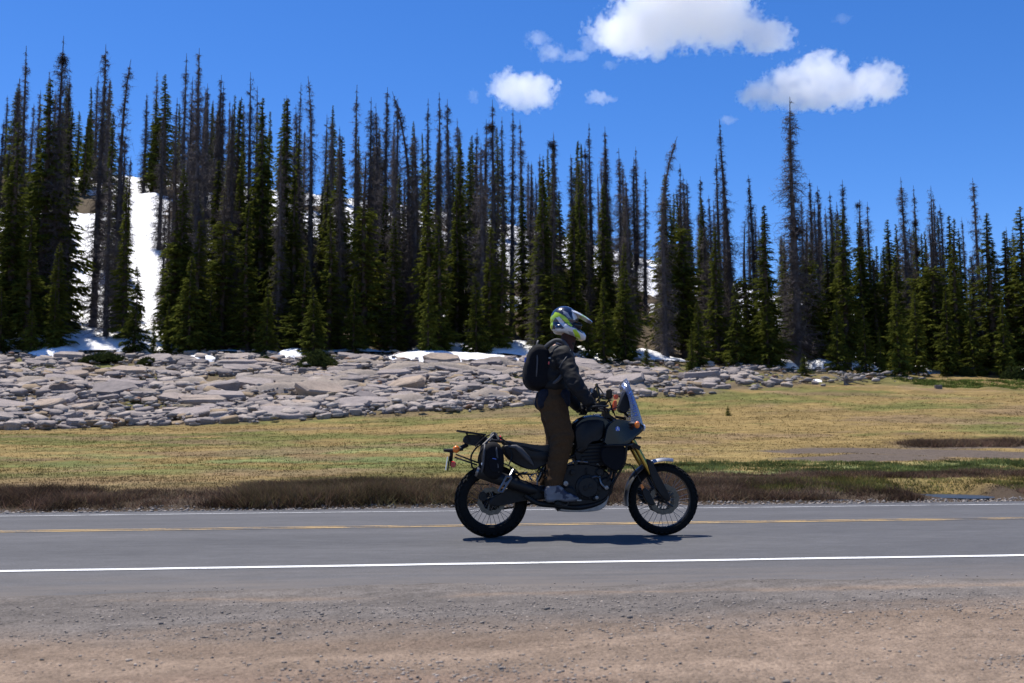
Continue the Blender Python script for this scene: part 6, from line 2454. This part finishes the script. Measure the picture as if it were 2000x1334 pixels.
def b_helmet(bm):
    bmesh.ops.create_icosphere(bm, subdivisions=4, radius=1.0, matrix=Matrix.Translation(HC) @ Matrix.Rotation(R(12), 4, 'Y') @ Matrix.Diagonal((0.130, 0.122, 0.128, 1)))
    bmesh.ops.create_icosphere(bm, subdivisions=3, radius=1.0, matrix=Matrix.Translation(c4(450, 270)) @ Matrix.Diagonal((0.095, 0.112, 0.070, 1)))
    for s in (-1, 1):
        a = Vector((c4(500, 300).x, YB + s * 0.105, c4(500, 300).z))
        b = Vector((c4(590, 345).x, YB + s * 0.088, c4(590, 345).z))
        c = Vector((c4(648, 372).x, YB + s * 0.035, c4(648, 372).z))
        capsule(bm, a, b, 0.052, 0.042)
        capsule(bm, b, c, 0.042, 0.036)
        capsule(bm, Vector((c4(430, 300).x, YB + s * 0.09, c4(430, 300).z)), a, 0.040, 0.045)
    capsule(bm, Vector((c4(648, 372).x, YB - 0.035, c4(648, 372).z)), Vector((c4(648, 372).x, YB + 0.035, c4(648, 372).z)), 0.036, 0.036)
    capsule(bm, c4(655, 350), c4(668, 385), 0.026, 0.020)


def inpoly(x, y, poly):
    r_ = np.zeros(len(x), bool)
    n = len(poly)
    j = n - 1
    for i in range(n):
        xi, yi = poly[i]
        xj, yj = poly[j]
        cnd = ((yi > y) != (yj > y)) & (x < (xj - xi) * (y - yi) / (yj - yi + 1e-9) + xi)
        r_ ^= cnd
        j = i
    return r_


LIME, WHT, NAVY, GRY, BLK = (0.42, 0.62, 0.02), (0.62, 0.63, 0.66), (0.010, 0.016, 0.045), (0.30, 0.31, 0.34), (0.006, 0.006, 0.007)


def helmet_col(co):
    x, y = h2(co)
    lat = np.abs(co[:, 1] - YB)
    c = np.zeros((len(co), 3)) + np.array(NAVY)
    def put(poly, colr):
        c[inpoly(x, y, poly)] = colr
    put(((330, 330), (372, 292), (470, 300), (545, 285), (700, 330), (700, 460), (600, 440), (500, 380)), WHT)        # lower band and chin
    put(((405, 185), (435, 180), (500, 260), (555, 300), (560, 330), (505, 320), (450, 255)), WHT)                    # diagonal
    put(((385, 165), (405, 135), (440, 150), (500, 190), (560, 270), (545, 285), (490, 235), (440, 185), (400, 195)), LIME)
    put(((340, 205), (385, 160), (405, 185), (388, 220), (380, 300), (355, 305), (340, 260)), LIME)
    put(((470, 120), (520, 150), (545, 200), (520, 195), (480, 160)), GRY)
    put(((560, 110), (600, 130), (620, 190), (575, 215), (560, 170)), WHT)
    put(((555, 310), (590, 300), (640, 370), (640, 430), (612, 420)), LIME)
    put(((510, 320), (560, 330), (590, 380), (550, 365)), GRY)
    # eye port
    port = inpoly(x, y, ((575, 228), (720, 210), (720, 330), (645, 335), (600, 310))) & (co[:, 0] > c4(570, 250).x)
    c[port] = BLK
    top = (lat < 0.035) & (y < 215)
    c[top & (x > 420)] = np.array(NAVY)
    return c


helmet = organic('helmet', b_helmet, 0.0055, m_helmet, rider, 5, colorf=helmet_col, label='white, navy and lime off-road helmet')
organic('goggles', lambda bm: (capsule(bm, c4(575, 262, -0.075), c4(622, 268, -0.03), 0.030, 0.032), capsule(bm, c4(622, 268, -0.03), c4(622, 268, 0.03), 0.032, 0.032), capsule(bm, c4(622, 268, 0.03), c4(575, 262, 0.075), 0.032, 0.030)), 0.006, m_gloss, helmet, 2)
pk = MB()
secs = []
for i in range(13):
    t = i / 12
    base = c4(470, 92).lerp(c4(742, 222), t)
    arch = 0.018 * math.sin(math.pi * t)
    hw = 0.100 * (1 - t) ** 0.35 * 0.9 + 0.035 * t
    row = []
    for j, u in enumerate((-1, -0.6, -0.2, 0.2, 0.6, 1)):
        row.append(Vector((base.x, YB + u * hw, base.z + arch - 0.035 * abs(u) ** 2 * (1 - 0.4 * t))))
    secs.append([pk.bm.verts.new(p) for p in row] + [pk.bm.verts.new(p - Vector((0.0015, 0, 0.006))) for p in reversed(row)])
for A_, B_ in zip(secs[:-1], secs[1:]):
    for k in range(12):
        pk.bm.faces.new((A_[k], A_[(k + 1) % 12], B_[(k + 1) % 12], B_[k]))
pk.bm.faces.new(secs[0])
pk.bm.faces.new(secs[-1])
peak = pk.build('helmet_peak', m_helmet, helmet)
pat = peak.data.color_attributes.new('Col', 'FLOAT_COLOR', 'POINT')
for i, v in enumerate(peak.data.vertices):
    t = (v.co.x - c4(470, 92).x) / (c4(742, 222).x - c4(470, 92).x)
    u = abs(v.co.y - YB)
    colr = NAVY if t < 0.32 else (WHT if t < 0.62 else (LIME if u > 0.05 and t < 0.78 else (WHT if t < 0.9 else NAVY)))
    pat.data[i].color = (*colr, 1)

# ------------------------------------------------------------------ backpack
bpk = empty('backpack', c4(230, 865, 0))
tag(bpk, 'bulging black backpack with grey shoulder straps worn by the rider', 'backpack')


def b_pack(bm):
    P = []
    for x, y in ((200, 445), (285, 435), (340, 480), (370, 600), (370, 780), (340, 858), (200, 866), (135, 820), (112, 740), (118, 640), (150, 530)):
        p = c4(x, y, -0.10)
        P.append(Vector((p.x, YB, p.z)))
    mb = MB()
    mb.bm.free()
    mb.bm = bm
    mb.loft(smooth_pts(P, 2), [(YB - 0.165, 0.72), (YB - 0.15, 0.88), (YB - 0.11, 0.98), (YB - 0.05, 1.0), (YB + 0.05, 1.0), (YB + 0.11, 0.98), (YB + 0.15, 0.88), (YB + 0.165, 0.72)])
    bmesh.ops.recalc_face_normals(bm, faces=bm.faces)


organic('pack_body', b_pack, 0.010, m_cordura, bpk, 4, (0.006, 9, (1, 1, 0.8)))
for s in (-1, 1):
    def on(x, y, t):
        p = c4(x, y, -t)
        return Vector((p.x, YB + s * t, p.z))
    MB().tube(path([on(300, 480, 0.11), on(345, 435, 0.125), on(410, 402, 0.135), on(480, 420, 0.15), on(525, 500, 0.15), on(520, 620, 0.17), on(440, 760, 0.20), on(360, 820, 0.16)], 5), 0.017, 8).build('shoulder_strap', m_bagtrim, bpk)
    MB().tube(path([on(215, 470, 0.14), on(235, 560, 0.165), on(230, 700, 0.168), on(215, 830, 0.14)], 4), 0.008, 6).build('compression_strap', m_bagtrim, bpk)
MB().tube(path([c4(230, 450, -0.05), c4(240, 415, -0.03), c4(240, 415, 0.03), c4(230, 450, 0.05)], 4), 0.010, 8).build('haul_loop', m_bagtrim, bpk)
MB().box(c4(128, 590, -0.06), (0.022, 0.03, 0.055)).bevel(0.006).build('blue_tab', m_blue, bpk, label='small blue tab')
MB().box(c4(352, 615, -0.168), (0.03, 0.006, 0.025)).build('red_tab', m_red, bpk, label='small red tab')
MB().box(c4(350, 568, -0.170), (0.022, 0.012, 0.014)).bevel(0.003).build('strap_buckle', m_alu, bpk)
